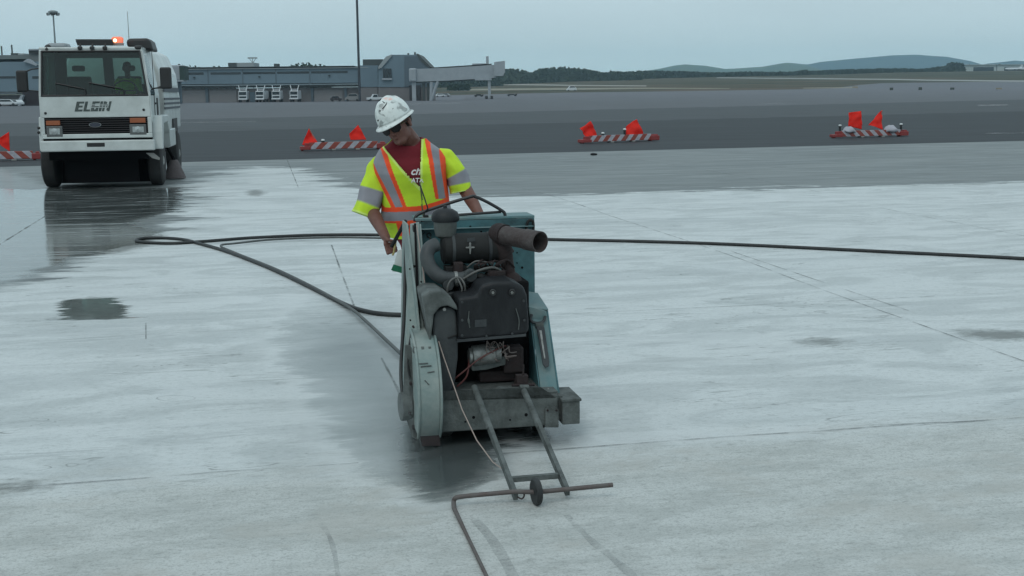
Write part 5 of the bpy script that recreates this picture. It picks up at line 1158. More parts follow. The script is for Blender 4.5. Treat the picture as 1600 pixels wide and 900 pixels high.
# front fender flares
for s_ in (1, -1):
    xo = (FR-.02) if s_ > 0 else (FL+.02); xe = xo+(.20 if s_ > 0 else -.09); prof = [(YF+.10, T(245, 233, YF+.1).z), (YF+.12, z_g0+.02), (YF+.20, z_g1+.02), (.55, z_g1+.02), (.80, z_g0), (.86, .75), (.80, .75), (.70, z_g0-.06), (.45, z_g1-.12), (-.42, z_g1-.14), (-.62, z_g0-.10), (-.66, T(245, 233, YF+.1).z)]
    mb = MB(); mb.slab([(xo, y, z) for y, z in prof], (xe-xo, 0, 0)); mb.build('fender', wp, truck, bevel=0.02)
mb = MB()
for px, py in ((58.5, 200), (58.5, 207)): q = T(px+2, py, YF+.08); mb.lathe([(.001, 0), (.03, 0), (.001, .015)], q, (0, -1, 0), 12)
build_each(mb, 'marker_lamp', tb, truck)
# mirrors
for (x0, y0, x1, y1, am) in ((251, 139, 267, 105, [(235, 132), (238, 138), (257, 137)]), (27, 144, 42, 110, [(66, 106), (50, 108), (40, 112)])):
    p = T(x0, y0, YF+.15); q = T(x1, y1, YF+.15); mb = MB(); mb.bx(p.x, q.x, YF+.10, YF+.24, p.z, q.z); mi = mb.build('mirror', tb, truck, bevel=0.035); mi.modifiers[0].segments = 3
    mb = MB(); mb.tube([T(a, b, YF+.16) for a, b in am], .014, 8); mb.build('arm', tb, mi, smooth=50)
mb = MB(); mb.tube([T(236, 140, YF+.2), T(258, 133, YF+.2)], .012, 8); mb.tube([T(66, 143, YF+.2), T(40, 141, YF+.2)], .012, 8); build_each(mb, 'mirror_brace', tb, truck, smooth=50)
# roof equipment
def rbox(name, x0, y0, x1, y1, yl, dep, m_, bv=.02, par=truck):
    p = T(x0, y0, yl); q = T(x1, y1, yl); mb = MB(); mb.bx(p.x, q.x, yl, yl+dep, p.z, q.z); return mb.build(name, m_, par, bevel=bv)
rb = rbox('roof_unit', 73, 76, 104, 67, YF+.5, .5, mat('grey_roof_unit', (0.25, 0.28, 0.30), 0.5), .05)
mb = MB(); q = T(75, 75, YF+.3); mb.ell(q, .07); mb.ell(T(73.5, 77, YF+.2), .05); build_each(mb, 'marker_lamp', tb, truck, smooth=60)
df = MB(); df.slab([T(118, 63, YF+.25), T(176, 63, YF+.25), T(177, 71, YF+.25), T(121, 71, YF+.25)], (0, .10, 0)); df.slab([T(118, 62.5, YF+.25), T(176, 62.5, YF+.25), T(176, 62.5, YF+.25)+Vector((0, .35, .0)), T(118, 62.5, YF+.25)+Vector((0, .35, .0))], (0, 0, .015)); df.build('roof_visor', tb, truck)
mb = MB()
for px in (125, 144, 164): q = T(px, 75, YF+.16); mb.box(q, (.085, .10, .07))
build_each(mb, 'marker_lamp', tb, truck, bevel=0.02)
mb = MB()
for px in (125, 144, 164): mb.tube([T(px, 74, YF+.22), T(px+1, 68, YF+.27)], .02, 6)
build_each(mb, 'visor_bracket', tb, truck)
mb = MB(); mb.slab([T(198, 73, YF+.7), T(197, 62, YF+.7), T(203, 60, YF+.7), T(229, 59.5, YF+.7), T(235, 64, YF+.7), T(240, 80, YF+.7), T(226, 78, YF+.7)], (0, .9, 0)); mb.build('roof_cowl', tb, truck, bevel=.05)
q = T(216, 74.5, YF+.2); mb = MB(); mb.ell(q, (.09, .06, .05)); mb.build('marker_lamp', tb, truck, smooth=60)
q = T(184, 71, YF+.45); hb = T(184, 57.5, YF+.45).z-q.z
mb = MB(); mb.lathe([(.001, 0), (.115, 0), (.12, .02), (.12, .045), (.001, .045)], q, (0, 0, 1), 24); bb = mb.build('beacon', mat('beacon_base', (0.30, 0.24, 0.22), 0.4), truck, smooth=40)
bl_m = bpy.data.materials.new('orange_beacon_lens'); bl_m.use_nodes = True; t = bl_m.node_tree; b = t.nodes['Principled BSDF']; b.inputs['Base Color'].default_value = (0.85, 0.30, 0.20, 1); b.inputs['Roughness'].default_value = .2; b.inputs['Transmission Weight'].default_value = .7; b.inputs['Emission Color'].default_value = (1, .25, .10, 1); b.inputs['Emission Strength'].default_value = .25
mb = MB(); mb.lathe([(.001, .046), (.105, .046), (.115, .10), (.115, hb*.85), (.085, hb), (.001, hb)], q, (0, 0, 1), 24); mb.build('lens', bl_m, bb, smooth=40)
mb = MB(); mb.ell(q+Vector((-.03, -.125, hb*.55)), .032); mb.build('bulb', mat('lit_bulb', (1, .6, .4), .3, emis=(1, .45, .25), es=7), bb, smooth=60)
# letters on the front panel, slanted, with the gaps of a striped logo
zl0 = T(146, 174, YF).z; zl1 = T(146, 158.5, YF).z; xl0 = T(116, 166, YF).x; xl1 = T(175, 166, YF).x; hL = zl1-zl0
def ltr(polys, x, wd):
    for i, rects in enumerate(polys):
        mb = MB()
        for (u0, u1, v0, v1) in rects:
            # each bar is cut by fine horizontal gaps
            sh = .28*hL
            P = [(x+u0*wd+sh*v0, v0), (x+u1*wd+sh*v0, v0), (x+u1*wd+sh*v1, v1), (x+u0*wd+sh*v1, v1)]
            mb.slab([Vector((a, YF-.004, zl0+v*hL)) for a, v in P], (0, .003, 0))
        mb.build('lettering', lm, cab)
lm = mat('dark_green_lettering', (0.035, 0.050, 0.048), 0.5, dirt=(0.2, 0.22, 0.21), amt=0.35, scale=14)
W_ = (xl1-xl0-.28*hL)
def rows(u0, u1, v0, v1): return [(u0, u1, v0, v1)]
ltr([[(0, 1, .80, 1), (0, .9, .40, .60), (0, 1, 0, .20), (0, .42, .20, .40), (0, .42, .60, .80)]], xl0, W_*.22)
ltr([[(0, .42, .20, 1), (0, 1, 0, .20)]], xl0+W_*.245, W_*.19)
ltr([[(0, 1, .80, 1), (0, .42, .20, .80), (0, 1, 0, .20), (.62, 1, .20, .52), (.42, .62, .38, .52)]], xl0+W_*.455, W_*.21)
ltr([[(0, 1, 0, 1)]], xl0+W_*.685, W_*.075)
ltr([[(0, .30, 0, 1), (.70, 1, 0, 1), (.30, .45, .62, .95), (.42, .60, .35, .70), (.56, .70, .08, .42)]], xl0+W_*.78, W_*.22)
mb = MB()
for v in (.36, .52, .68): mb.slab([Vector((xl0+W_*.40+.28*hL*v, YF-.0065, zl0+v*hL)), Vector((xl0+W_*.95+.28*hL*v, YF-.0065, zl0+v*hL)), Vector((xl0+W_*.95+.28*hL*v, YF-.0065, zl0+(v+.05)*hL)), Vector((xl0+W_*.40+.28*hL*v, YF-.0065, zl0+(v+.05)*hL))], (0, .002, 0))
mb.build('logo_stripe', wp, cab)
# hopper body
hx0, hx1 = FL+.0, FR+.02; hz0 = 1.05; hzt = T(245, 72, 1.6).z
prof = [(hx0, hz0), (hx1, hz0), (hx1+.02, hz0+.7), (hx1-.05, hzt-.55), (hx1-.22, hzt-.12), (hx1-.45, hzt), (hx0+.45, hzt), (hx0+.22, hzt-.12), (hx0+.05, hzt-.55), (hx0-.02, hz0+.7)]
mb = MB(); mb.slab([(x, 1.45, z) for x, z in prof], (0, 3.6, 0)); hp = mb.build('hopper', wp, truck, bevel=.05); hp.modifiers[0].segments = 3
mb = MB(); mb.bx(hx1+.015, hx1+.03, 2.9, 3.9, hz0-.2, hz0+.25); mb.build('wheel_arch', tb, hp)
for k, (z, y0, y1) in enumerate(((1.95, 1.2, 4.6), (1.75, 1.2, 4.8), (1.65, 1.2, 4.8), (1.55, 1.2, 4.8))):
    mb = MB(); mb.bx(hx1+.022, hx1+.036, y0, y1, z-(.05 if k == 0 else .022), z+(.05 if k == 0 else .022)); mb.build('side_stripe', mat('dark_stripe', (0.05, 0.06, 0.075), 0.5), hp)
mb = MB(); mb.bx(hx1-.02, hx1+.10, 1.0, 2.55, .72, 1.10); mb.build('skirt', wp, truck, bevel=.02)
q = Vector((FR+.13, 1.75, .0)); mb = MB(); mb.lathe([(.24, .02), (.20, .14), (.12, .34), (.08, .42), (.001, .42)], q, (0.0, 0, 1), 24); bro = mb.build('gutter_broom', mat('broom_bristle', (0.13, 0.11, 0.11), 0.9, dirt=(0.10, 0.08, 0.08), amt=.8, scale=20, bump=.8, bscale=40), truck, smooth=40)
mb = MB(); mb.tube([q+Vector((0, 0, .42)), q+Vector((-.1, -.2, .7)), q+Vector((-.4, -.3, .85))], .035, 8); mb.build('arm', tdk, bro, smooth=50)
# driver
DO = T.world(Vector((FR-.55, YF+1.12, 0)))
drv = empty('person', DO, A_T, 'driver in a yellow-green safety shirt sitting behind the truck windscreen', 'person')
zs = z_ws0-.15
db = MB(); Rd = Matrix.Rotation(R(8), 3, 'X')
hd_c = Vector((0, -.02, zs+.70)); head(db, hd_c, Rd); db.capsule((0, .02, zs+.5), (0, 0, zs+.64), .06, .055)
for z, a, b_ in ((.05, .17, .12), (.18, .165, .115), (.3, .18, .12), (.42, .17, .10)): db.ell((0, .04, zs+z), (a, b_, .09))
for k in (-1, 1):
    sh_ = Vector((k*.19, .03, zs+.44)); el_ = Vector((k*.26, -.18, zs+.20)); wr_ = Vector((k*.22, -.46, zs+.24))
    db.capsule(sh_, el_, .055, .042); db.capsule(el_, wr_, .042, .028); hand(db, wr_+Vector((0, -.09, .03)), (k*-.3, 0, 1), (k*.4, .9, 0), wr_, .012, -k)
    kn_ = Vector((k*.14, -.50, zs+.05)); db.capsule((k*.09, 0, zs+.02), kn_, .085, .06); db.capsule(kn_, kn_+Vector((0, -.05, -.40)), .06, .045)
bake_remesh(db, 'body', .008, skin, drv, 3)
db = MB()
for z, a, b_ in ((.05, .19, .14), (.18, .185, .135), (.3, .20, .14), (.42, .19, .12)): db.ell((0, .04, zs+z), (a, b_, .10))
for k in (-1, 1): sh_ = Vector((k*.19, .03, zs+.44)); el_ = Vector((k*.26, -.18, zs+.20)); db.capsule(sh_, sh_.lerp(el_, .8), .07, .065)
bake_remesh(db, 'safety_shirt', .012, mat('hi_vis_shirt', (0.50, 0.80, 0.04), .8), drv, 4)
mb = MB(); mb.ell(hd_c+Vector((0, .01, .06)), (.085, .10, .08)); mb.build('hair', tb, drv, smooth=60)

# ================================================================ BARRICADES
def stripe_mat(name, sgn, white=(0.33, 0.33, 0.37), per=.42, org=(0.22, 0.032, 0.018)):
    M = mat(name, org, .5); t = M.node_tree; b = t.nodes['Principled BSDF']
    tc = N(t, 'ShaderNodeTexCoord'); s_ = N(t, 'ShaderNodeSeparateXYZ'); t.links.new(tc.outputs['Object'], s_.inputs[0])
    m1 = N(t, 'ShaderNodeMath', operation='MULTIPLY_ADD'); t.links.new(s_.outputs['Z'], m1.inputs[0]); m1.inputs[1].default_value = -sgn*1.0; t.links.new(s_.outputs['X'], m1.inputs[2])
    m2 = N(t, 'ShaderNodeMath', operation='DIVIDE'); t.links.new(m1.outputs[0], m2.inputs[0]); m2.inputs[1].default_value = per
    m3 = N(t, 'ShaderNodeMath', operation='FRACT'); t.links.new(m2.outputs[0], m3.inputs[0])
    m4 = N(t, 'ShaderNodeMath', operation='GREATER_THAN'); t.links.new(m3.outputs[0], m4.inputs[0]); m4.inputs[1].default_value = .52
    n = N(t, 'ShaderNodeTexNoise', inp={'Scale': 12.0, 'Detail': 6.0}); t.links.new(tc.outputs['Object'], n.inputs['Vector'])
    mr = N(t, 'ShaderNodeMapRange', inp={'From Min': .3, 'From Max': .7, 'To Min': .75, 'To Max': 1.1}); t.links.new(n.outputs[0], mr.inputs[0])
    mx = N(t, 'ShaderNodeMix', data_type='RGBA'); mx.inputs[6].default_value = (*org, 1); mx.inputs[7].default_value = (*white, 1); t.links.new(m4.outputs[0], mx.inputs[0])
    v = N(t, 'ShaderNodeVectorMath', operation='SCALE'); t.links.new(mx.outputs[2], v.inputs[0]); t.links.new(mr.outputs[0], v.inputs['Scale']); t.links.new(v.outputs[0], b.inputs['Base Color'])
    return M
st_r = stripe_mat('orange_and_white_stripes', 1); st_l = stripe_mat('orange_and_white_stripes_mirrored', -1)
org_p = mat('faded_orange_plastic', (0.24, 0.020, 0.022), .55, dirt=(0.2, .06, .05), amt=.6, scale=8)
flag_m = bpy.data.materials.new('orange_red_flag'); flag_m.use_nodes = True; t = flag_m.node_tree; t.nodes.clear()
fd = N(t, 'ShaderNodeBsdfDiffuse', inp={'Color': (0.90, 0.060, 0.045, 1)}); ft = N(t, 'ShaderNodeBsdfTranslucent', inp={'Color': (0.95, 0.075, 0.050, 1)}); fm = N(t, 'ShaderNodeMixShader', inp={0: .40}); fo = N(t, 'ShaderNodeOutputMaterial')
t.links.new(fd.outputs[0], fm.inputs[1]); t.links.new(ft.outputs[0], fm.inputs[2]); t.links.new(fm.outputs[0], fo.inputs[0])
blk_l = mat('lamp_black', (0.012, 0.013, 0.014), .4); lmp = mat('lamp_top_white', (0.6, 0.62, 0.62), .3); bag_m = mat('white_sandbag', (0.36, 0.36, 0.40), .85, bump=.6, bscale=14)
def barricade(pl, pr, label, sgn, flags, lamps, bags=(), wide=0.0):
    a = gp(*pl); b = gp(*pr); d = b-a; L_ = d.length; ang = math.atan2(d.y, d.x); t0 = empty('barricade', a, ang, label, 'barricade', 'low striped barricades along the asphalt edge')
    Fm = Frame(a.x, a.y, ang)
    zt = .27
    mb = MB(); mb.slab([(L_*.10, .0, .05), (L_*.10, .035, zt), (L_*.10, .12, zt), (L_*.10, .20, .05)], (L_*.80, 0, 0)); bo_ = mb.build('beam', st_r if sgn > 0 else st_l, t0, bevel=.012)
    for k, x in enumerate((0, L_*.885)):
        mb = MB(); mb.bx(x, x+L_*.115, -.03, .30, .03, .14 if (k == 0) else .20); mb.bx(x+.02, x+.10, .02, .22, 0, .04); mb.bx(x+L_*.05, x+L_*.10, .0, .2, .1, .25); mb.build('end_foot', org_p, t0, bevel=.02)
    mb = MB(); mb.bx(.1, L_-.1, .14, .30, .04, .12); mb.build('base', org_p, t0, bevel=.01)
    for x in (L_*.38, L_*.66):
        mb = MB(); mb.bx(x-.07, x+.07, -.02, .22, 0, .05); mb.build('foot', mat('grey_foot', (0.25, .25, .24), .7), t0, bevel=.01)
    for poly, staff in flags:
        P = [Fm(x, y, .10) for x, y in poly]; c = sum(P, Vector())/len(P)
        # cloth: subdivided sheet with soft folds, both sides real
        n = 10; mb = MB(); A0, B0, C0, D0 = P if len(P) == 4 else (P[0], P[1], P[2], P[2]); vs = []
        for i in range(n+1):
            for k in range(n+1):
                p = A0.lerp(B0, i/n).lerp(D0.lerp(C0, i/n), k/n); p.y += mnoise.noise(p*5)*.10 + (c.x-p.x)*.12; vs.append(p)
        mb.add(vs, [(i*(n+1)+k, (i+1)*(n+1)+k, (i+1)*(n+1)+k+1, i*(n+1)+k+1) for i in range(n) for k in range(n)])
        fo_ = mb.build('flag', flag_m, t0, smooth=180); s_ = fo_.modifiers.new('t', 'SOLIDIFY'); s_.thickness = .003
        mb = MB(); mb.tube([Fm(*staff[0], .10)+Vector((0, .012, 0)), Fm(*staff[1], .10)+Vector((0, .012, 0))], .011, 6); mb.build('staff', mat('wood_staff', (0.25, .17, .12), .7), fo_)
    for (x, y) in lamps:
        q = Fm(x, y, .08); mb = MB(); z0 = q.z; zb_ = zt-.01
        mb.lathe([(.001, 0), (.045, 0), (.045, z0-zb_-.03), (.062, z0-zb_-.02), (.062, z0-zb_), (.001, z0-zb_)], Vector((q.x, q.y, zb_)), (0, 0, 1), 16); la = mb.build('warning_lamp', blk_l, t0, smooth=40)
        mb = MB(); mb.lathe([(.055, 0), (.060, .03), (.045, .055), (.001, .06)], Vector((q.x, q.y, z0+.001)), (0, 0, 1), 16); mb.build('lens', lmp, la, smooth=50)
    for i, (x0, x1, y0, y1) in enumerate(bags):
        p = Fm(x0, y0, .08); q = Fm(x1, y1, .08); mb = MB(); cx = (p.x+q.x)/2; W2 = abs(q.x-p.x)/2; ht = abs(q.z-p.z); vs = []
        mb.ell((cx, .10, (p.z+q.z)/2), (W2*1.1, .22, ht*.55), nu=28, nv=18)
        vs = []
        for v in mb.v:
            v = Vector(v); v.z -= abs(v.x-cx)/W2*abs(v.x-cx)/W2*.05 + abs(v.y-.10)*.25; v += Vector((0, 0, 1))*mnoise.noise(v*7+Vector((i*3, 0, 0)))*.05 + Vector((1, 0, 0))*mnoise.noise(v*6)*.03; vs.append(tuple(v))
        mb.v = vs; bo2 = mb.build('sandbag', bag_m, None, smooth=180); bo2.location = a; bo2.rotation_euler = (0, 0, ang)
        tag(bo2, ('white sandbag with a pointed knot draped over the left half of the far right barricade' if i == 0 else 'rounder white sandbag draped over the right half of the far right barricade'), 'sandbag', 'sandbags on the barricade')
    return t0
barricade((470, 236), (604, 233), 'striped barricade directly behind the worker, partly hidden by his shoulder', 1,
          [([(472, 226), (483, 200), (497, 224), (480, 229)], ((483, 200), (498, 232))), ([(546, 209), (560, 195), (572, 218), (548, 219)], ((560, 195), (573, 222)))], [(504.5, 220)])
barricade((910, 224.5), (1030, 220), 'striped barricade with two orange flags standing alone in the middle of the asphalt edge', 1,
          [([(908, 201), (923, 189), (934, 214), (919, 219)], ((923, 189), (936, 222))), ([(979, 198), (995, 186), (1004, 210), (978, 212)], ((995, 186), (1006, 214)))], [(942, 209), (976, 203)])
barricade((1303, 216), (1419, 213), 'striped barricade weighed down by two white sandbags, farthest to the right', -1,
          [([(1327, 176), (1345, 173.5), (1346, 202), (1326, 197)], ((1346, 173), (1345, 206))), ([(1358, 196), (1378, 172), (1378, 203), (1362, 196)], ((1379, 172), (1377.5, 206)))], [(1312.5, 197), (1408, 195)], bags=[(1319, 1335, 198, 206), (1384, 1401, 196, 206)])
barricade((-60, 253), (64, 250), 'striped barricade with one flag at the left edge, partly behind the truck', -1,
          [([(-6, 219), (14, 206), (15.5, 237), (2, 228)], ((14, 206), (15, 240)))], [])

# ================================================================ TERMINAL AND FAR THINGS
def Bp(Y): return Frame(0, Y, 0.0)
def far_mat(*a, **k): return mat(*a, **k)
clad = mat('blue_grey_cladding', (0.125, 0.180, 0.220), .55, dirt=(0.11, .155, .19), amt=.6, scale=.15, stretch=(1, 1, .3))
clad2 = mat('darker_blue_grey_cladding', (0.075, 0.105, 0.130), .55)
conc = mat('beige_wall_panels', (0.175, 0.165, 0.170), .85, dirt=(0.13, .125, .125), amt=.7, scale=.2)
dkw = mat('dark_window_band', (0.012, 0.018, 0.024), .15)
roofm = mat('pale_roof_edge', (0.27, .30, .31), .7)
roofd = mat('dark_roof_top', (0.055, .065, .065), .8)
steel_w = mat('pale_grey_steel', (0.30, .33, .36), .5, dirt=(0.22, .25, .27), amt=.6, scale=.5)
def fbox(name, x0, y0, x1, y1, Y, dep, m_, par, o, zmin=None, bevel=None):
    """box whose front face spans the two pixels at distance Y; o = root world location"""
    F_ = Bp(Y); p = F_(x0, y0, 0); q = F_(x1, y1, 0); z0 = min(p.z, q.z); z1 = max(p.z, q.z)
    if zmin is not None: z0 = zmin
    mb = MB(); mb.bx(min(p.x, q.x)-o.x, max(p.x, q.x)-o.x, Y-o.y, Y+dep-o.y, z0, z1); return mb.build(name, m_, par, bevel=bevel)
Y0 = 345
o = Vector((atY(430, 150, Y0).x, Y0, 0))
term = empty('terminal_building', o, 0, 'long low airport concourse with blue-grey cladding over beige wall panels', 'building')
fbox('wall', 268, 163, 588, 136, Y0+2, 22, conc, term, o, zmin=-.3)
ww = fbox('cladding', 264, 132, 588, 105.6, Y0, 25, clad, term, o)
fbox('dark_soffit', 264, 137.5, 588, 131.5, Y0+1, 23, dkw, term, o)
fbox('gutter', 264, 133.2, 588, 131.4, Y0-.3, .3, mat('pale_trim', (.20, .25, .28), .6), term, o)
fbox('parapet', 262, 109, 575, 105.0, Y0-.5, 26.5, roofm, term, o); fbox('roof', 262, 105.4, 552, 103.4, Y0+4, 18, roofd, term, o)
for x0, x1 in ((294, 318), (329, 376), (380, 430), (433, 483), (486, 543)):
    wv = fbox('window', x0, 117.0-(x0-294)*.012, x1, 113.2-(x0-294)*.012, Y0-.06, .3, dkw, ww, o); mv = None
for x in (325, 379, 431, 484): fbox('panel_joint', x-.5, 131, x+.5, 108, Y0-.05, .3, clad2, ww, o)
for x in (323, 488, 540): fbox('pilaster', x-1.5, 160, x+1.5, 137.5, Y0+1.5, .5, clad2, term, o, zmin=-.2)
for x0, x1 in ((285, 322), (327, 370), (490, 536)): fbox('service_door', x0+1, 160, x1-1, 141, Y0+1.8, .3, mat('roller_door', (0.20, .195, .20), .8), term, o, zmin=0)
fbox('door', 391, 158, 398, 144, Y0+1.75, .3, clad, term, o, zmin=0); fbox('door', 421, 158, 424, 143, Y0+1.75, .3, dkw, term, o, zmin=0)
for x, y in ((303, 121), (405, 120), (514, 118)): fbox('wall_lamp', x-1.4, y+1, x+1.4, y-1, Y0-.5, .5, dkw, term, o)
ru = fbox('roof_unit', 357, 104.5, 396, 97.8, Y0+6, 8, roofm, term, o); fbox('grille', 356.5, 104, 369, 98, Y0+5.6, .5, roofd, ru, o)
fbox('roof_unit', 428, 104, 434, 99.5, Y0+6, 3, roofd, term, o)
fbox('panel', 560, 136, 590, 102, Y0-.4, 24, clad, term, o); fbox('plinth', 560, 158, 590, 136, Y0-.2, 20, conc, term, o, zmin=-.2)
# pier head tower
o2 = Vector((atY(610, 150, Y0).x, Y0, 0))
tow = empty('terminal_tower', o2, 0, 'taller blue-grey pier head with a sloping roof at the end of the concourse', 'building')
F_ = Bp(Y0-1)
def poly(name, pts, Y, dep, m_, par, o):
    F_ = Bp(Y); mb = MB(); mb.slab([F_(a, b, 0)+Vector((0, Y, 0))-Vector((o.x, o.y, 0)) for a, b in pts], (0, dep, 0)); return mb.build(name, m_, par)
poly('body', [(591, 136), (591, 104), (603, 89), (611, 85.5), (651, 85.5), (657, 92), (670, 104), (674, 112), (674, 136)], Y0-1, 22, clad, tow, o2)
poly('base', [(591, 157.6), (591, 136), (674, 136), (674, 157.2)], Y0-.8, 20, conc, tow, o2)
poly('roof_edge', [(650, 84), (653, 84), (673, 104.5), (669, 105.5), (656, 94)], Y0-1.4, 23, roofd, tow, o2)
poly('side_face', [(591, 104), (603, 88.5), (612, 85), (612, 87.5), (596, 106), (591, 108)], Y0-1.5, 1, roofm, tow, o2)
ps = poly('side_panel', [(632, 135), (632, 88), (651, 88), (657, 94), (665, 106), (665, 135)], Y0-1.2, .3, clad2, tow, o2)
for x0, x1 in ((598.5, 602), (603.5, 607), (608, 611.5)): fbox('window', x0, 121.5, x1, 107, Y0-1.4, .3, dkw, tow, o2)
fbox('sill', 597, 125, 612.5, 122, Y0-1.6, .5, steel_w, tow, o2)
fbox('roof_unit', 567, 103, 598, 92.5, Y0+3, 7, roofd, tow, o2); fbox('roof_vent', 636.5, 86, 639, 83, Y0+2, 1, roofd, tow, o2); fbox('roof_vent', 647, 86, 649.5, 81.5, Y0+2, 1, roofd, tow, o2)
fbox('doorway', 640, 157, 657, 133, Y0-1.3, .3, mat('shaded_recess', (0.035, .035, .04), .9), tow, o2, zmin=-.1)
# jet bridge
o3 = Vector((atY(700, 150, Y0-14).x, Y0-14, 0))
jb = empty('jet_bridge', o3, 0, 'long pale grey passenger bridge reaching right from the pier head tower', 'jet bridge')
YJ = Y0-14
tn = poly('tunnel', [(641, 128), (641, 108), (700, 106), (775, 101), (775, 121.5), (700, 126)], YJ, 3, steel_w, jb, o3)
poly('roof_rail', [(670, 107.4), (670, 105.8), (738, 101.5), (768, 99.5), (768, 101.5)], YJ+.2, 2.6, roofd, tn, o3)
poly('underside', [(650, 129.5), (650, 127.3), (700, 126), (770, 122), (770, 123.6), (700, 128)], YJ+.3, 2.4, roofd, tn, o3)
fbox('rotunda', 639, 128, 650, 106.5, YJ-1, 5, steel_w, jb, o3, bevel=.4)
cbp = poly('cab', [(772, 97), (789, 95), (789, 112), (786, 118.5), (772, 119)], YJ-1, 5, steel_w, jb, o3)
fbox('roof_unit', 738, 103, 761, 99, YJ+.2, 2, steel_w, jb, o3); fbox('post', 759.5, 103, 763.5, 88, YJ+.5, .7, steel_w, jb, o3)
fbox('wheel_frame', 742, 125.5, 768, 122.4, YJ-.6, 4, steel_w, jb, o3)
fbox('wheel_column', 762.5, 150, 766.5, 124, YJ, .8, steel_w, jb, o3, zmin=.6)
for px in (760, 768): 
    q = Bp(YJ)(px, 150, 0); mb = MB(); mb.lathe([(.001, -.3), (.6, -.3), (.6, .3), (.001, .3)], (q.x-o3.x, .2, .6), (1, .2, 0), 20); mb.build('wheel', tb, jb)
fbox('column', 644, 157, 649.5, 128, YJ, 1, steel_w, jb, o3, zmin=0)
for a, b_ in (((674, 128), (673, 156)), ((684, 127), (673, 156))):
    p = Bp(YJ)(*a, 0); q = Bp(YJ)(*b_, 0); q.z = max(q.z, 0); mb = MB(); mb.tube([(p.x-o3.x, .4, p.z), (q.x-o3.x, .4, 0)], .42, 8); mb.build('brace', steel_w, jb)
fbox('stair', 660, 150, 664, 130, YJ+1, 1, roofd, jb, o3, zmin=0); fbox('stair', 667, 152, 670, 130, YJ+1, 1, roofd, jb, o3, zmin=0)
# second bridge just right of the truck
o4 = Vector((atY(275, 150, 300).x, 300, 0)); j2 = empty('jet_bridge', o4, 0, 'short pale bridge head on a post just right of the truck', 'jet bridge')
fbox('cab', 262, 125.5, 284, 101.5, 300, 4, steel_w, j2, o4, bevel=.3); fbox('bellows', 281, 125, 287.5, 103, 299.5, 4, mat('dark_bellows', (0.02, .04, .035), .8), j2, o4); fbox('sill', 270, 127.5, 286, 125, 299, 4, steel_w, j2, o4); fbox('column', 274, 158, 276.5, 127, 300, .8, steel_w, j2, o4, zmin=0); fbox('column', 280, 158, 282, 127, 301, .8, clad2, j2, o4, zmin=0)
# left building behind the truck
YL = 285; o5 = Vector((atY(30, 150, YL).x, YL, 0)); lb = empty('terminal_building', o5, 0, 'blue-grey terminal wing behind and left of the truck with cluttered roof', 'building')
fbox('wall', -420, 168, 72, 148, YL+2, 30, conc, lb, o5, zmin=-.2); lw = fbox('cladding', -420, 147.5, 72, 96, YL, 34, clad, lb, o5); fbox('roof_screen', -420, 96.5, 72, 85.5, YL+3, 26, mat('grey_roof_screen', (0.12, .14, .14), .7), lb, o5)
for x0, x1 in ((-200, -60), (-40, 24), (50.5, 62)): fbox('window', x0, 123, x1, 119, YL-.1, .3, dkw, lw, o5)
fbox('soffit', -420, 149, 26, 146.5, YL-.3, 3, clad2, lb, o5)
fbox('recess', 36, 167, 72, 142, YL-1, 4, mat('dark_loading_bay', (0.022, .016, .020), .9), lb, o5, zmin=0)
tw = fbox('roof_tower', 46, 98, 61, 78, YL+2, 4, mat('grey_tower', (.12, .13, .13), .7), lb, o5); fbox('louvre', 45, 84, 59.5, 78.5, YL+1.4, 5, tb, tw, o5); fbox('cap', 44.5, 78.6, 62, 76.2, YL+1, 6, steel_w, tw, o5)
poly('roof_slope', [(36, 96), (42, 92), (58, 101), (56, 103), (46, 99)], YL-1, 2, steel_w, lb, o5)
poly('stair_side', [(27, 158), (33, 148), (36, 149), (31, 167), (28, 167)], YL-2, 2, steel_w, lb, o5)
fbox('roof_unit', 17, 87, 27, 83, YL+4, 4, roofd, lb, o5); fbox('roof_unit', 28, 87, 37, 83.5, YL+4, 4, roofm, lb, o5)
for x, y in ((2.5, 72), (18.5, 70)): fbox('antenna', x-.35, 88, x+.35, y, YL+5, .2, roofd, lb, o5)
# light mast, thin mast, tall pole
def pole(name, px, py_top, py_base, Y, r0_, r1_, label, cat_, m_, headf=None):
    b_ = atY(px, py_base, Y); tp_ = atY(px, py_top, Y); oo = empty(name, (tp_.x, Y, 0), 0, label, cat_); mb = MB(); mb.tube([(0, 0, 0), (0, 0, tp_.z)], [r0_, r1_], 10); mb.build('mast', m_, oo, smooth=60)
    if headf: headf(oo, tp_.z)
    return oo
pm = mat('galvanised_mast', (0.20, .23, .24), .5, .3); pdk = mat('dark_mast', (0.03, .035, .045), .6)
def lhead(oo, z):
    mb = MB(); mb.lathe([(.001, 0), (.5, 0), (.9, .25), (.9, .5), (.4, .7), (.001, .7)], (0, 0, z), (0, 0, 1), 16); mb.build('ring', pm, oo, smooth=40)
    for k in range(6):
        a = k*math.pi/3; mb = MB(); mb.box((1.0*math.cos(a), 1.0*math.sin(a), z+.0), (.45, .45, .5)); mb.build('floodlight', tb if k % 2 else pm, oo, bevel=.05)
pole('light_mast', 83, 22, 155, 240, .22, .14, 'tall floodlight mast with a crown of lamps rising behind the truck roof', 'light mast', pm, lhead)
pole('antenna_mast', 199, 18, 155, 240, .13, .05, 'thin bare grey rod rising behind the dark cowl of the truck', 'antenna', pm)
pole('tall_mast', 556.5, -40, 155, 338, .36, .30, 'tall dark mast rising out of frame in front of the concourse', 'mast', pdk)
def th(oo, z):
    mb = MB(); mb.bx(-1.4, 1.4, -.3, .3, z-.4, z); mb.tube([(-1.2, 0, z), (0, 0, z-1.8)], .1, 6); mb.tube([(1.2, 0, z), (0, 0, z-1.8)], .1, 6); mb.build('crossarm', roofm, oo)
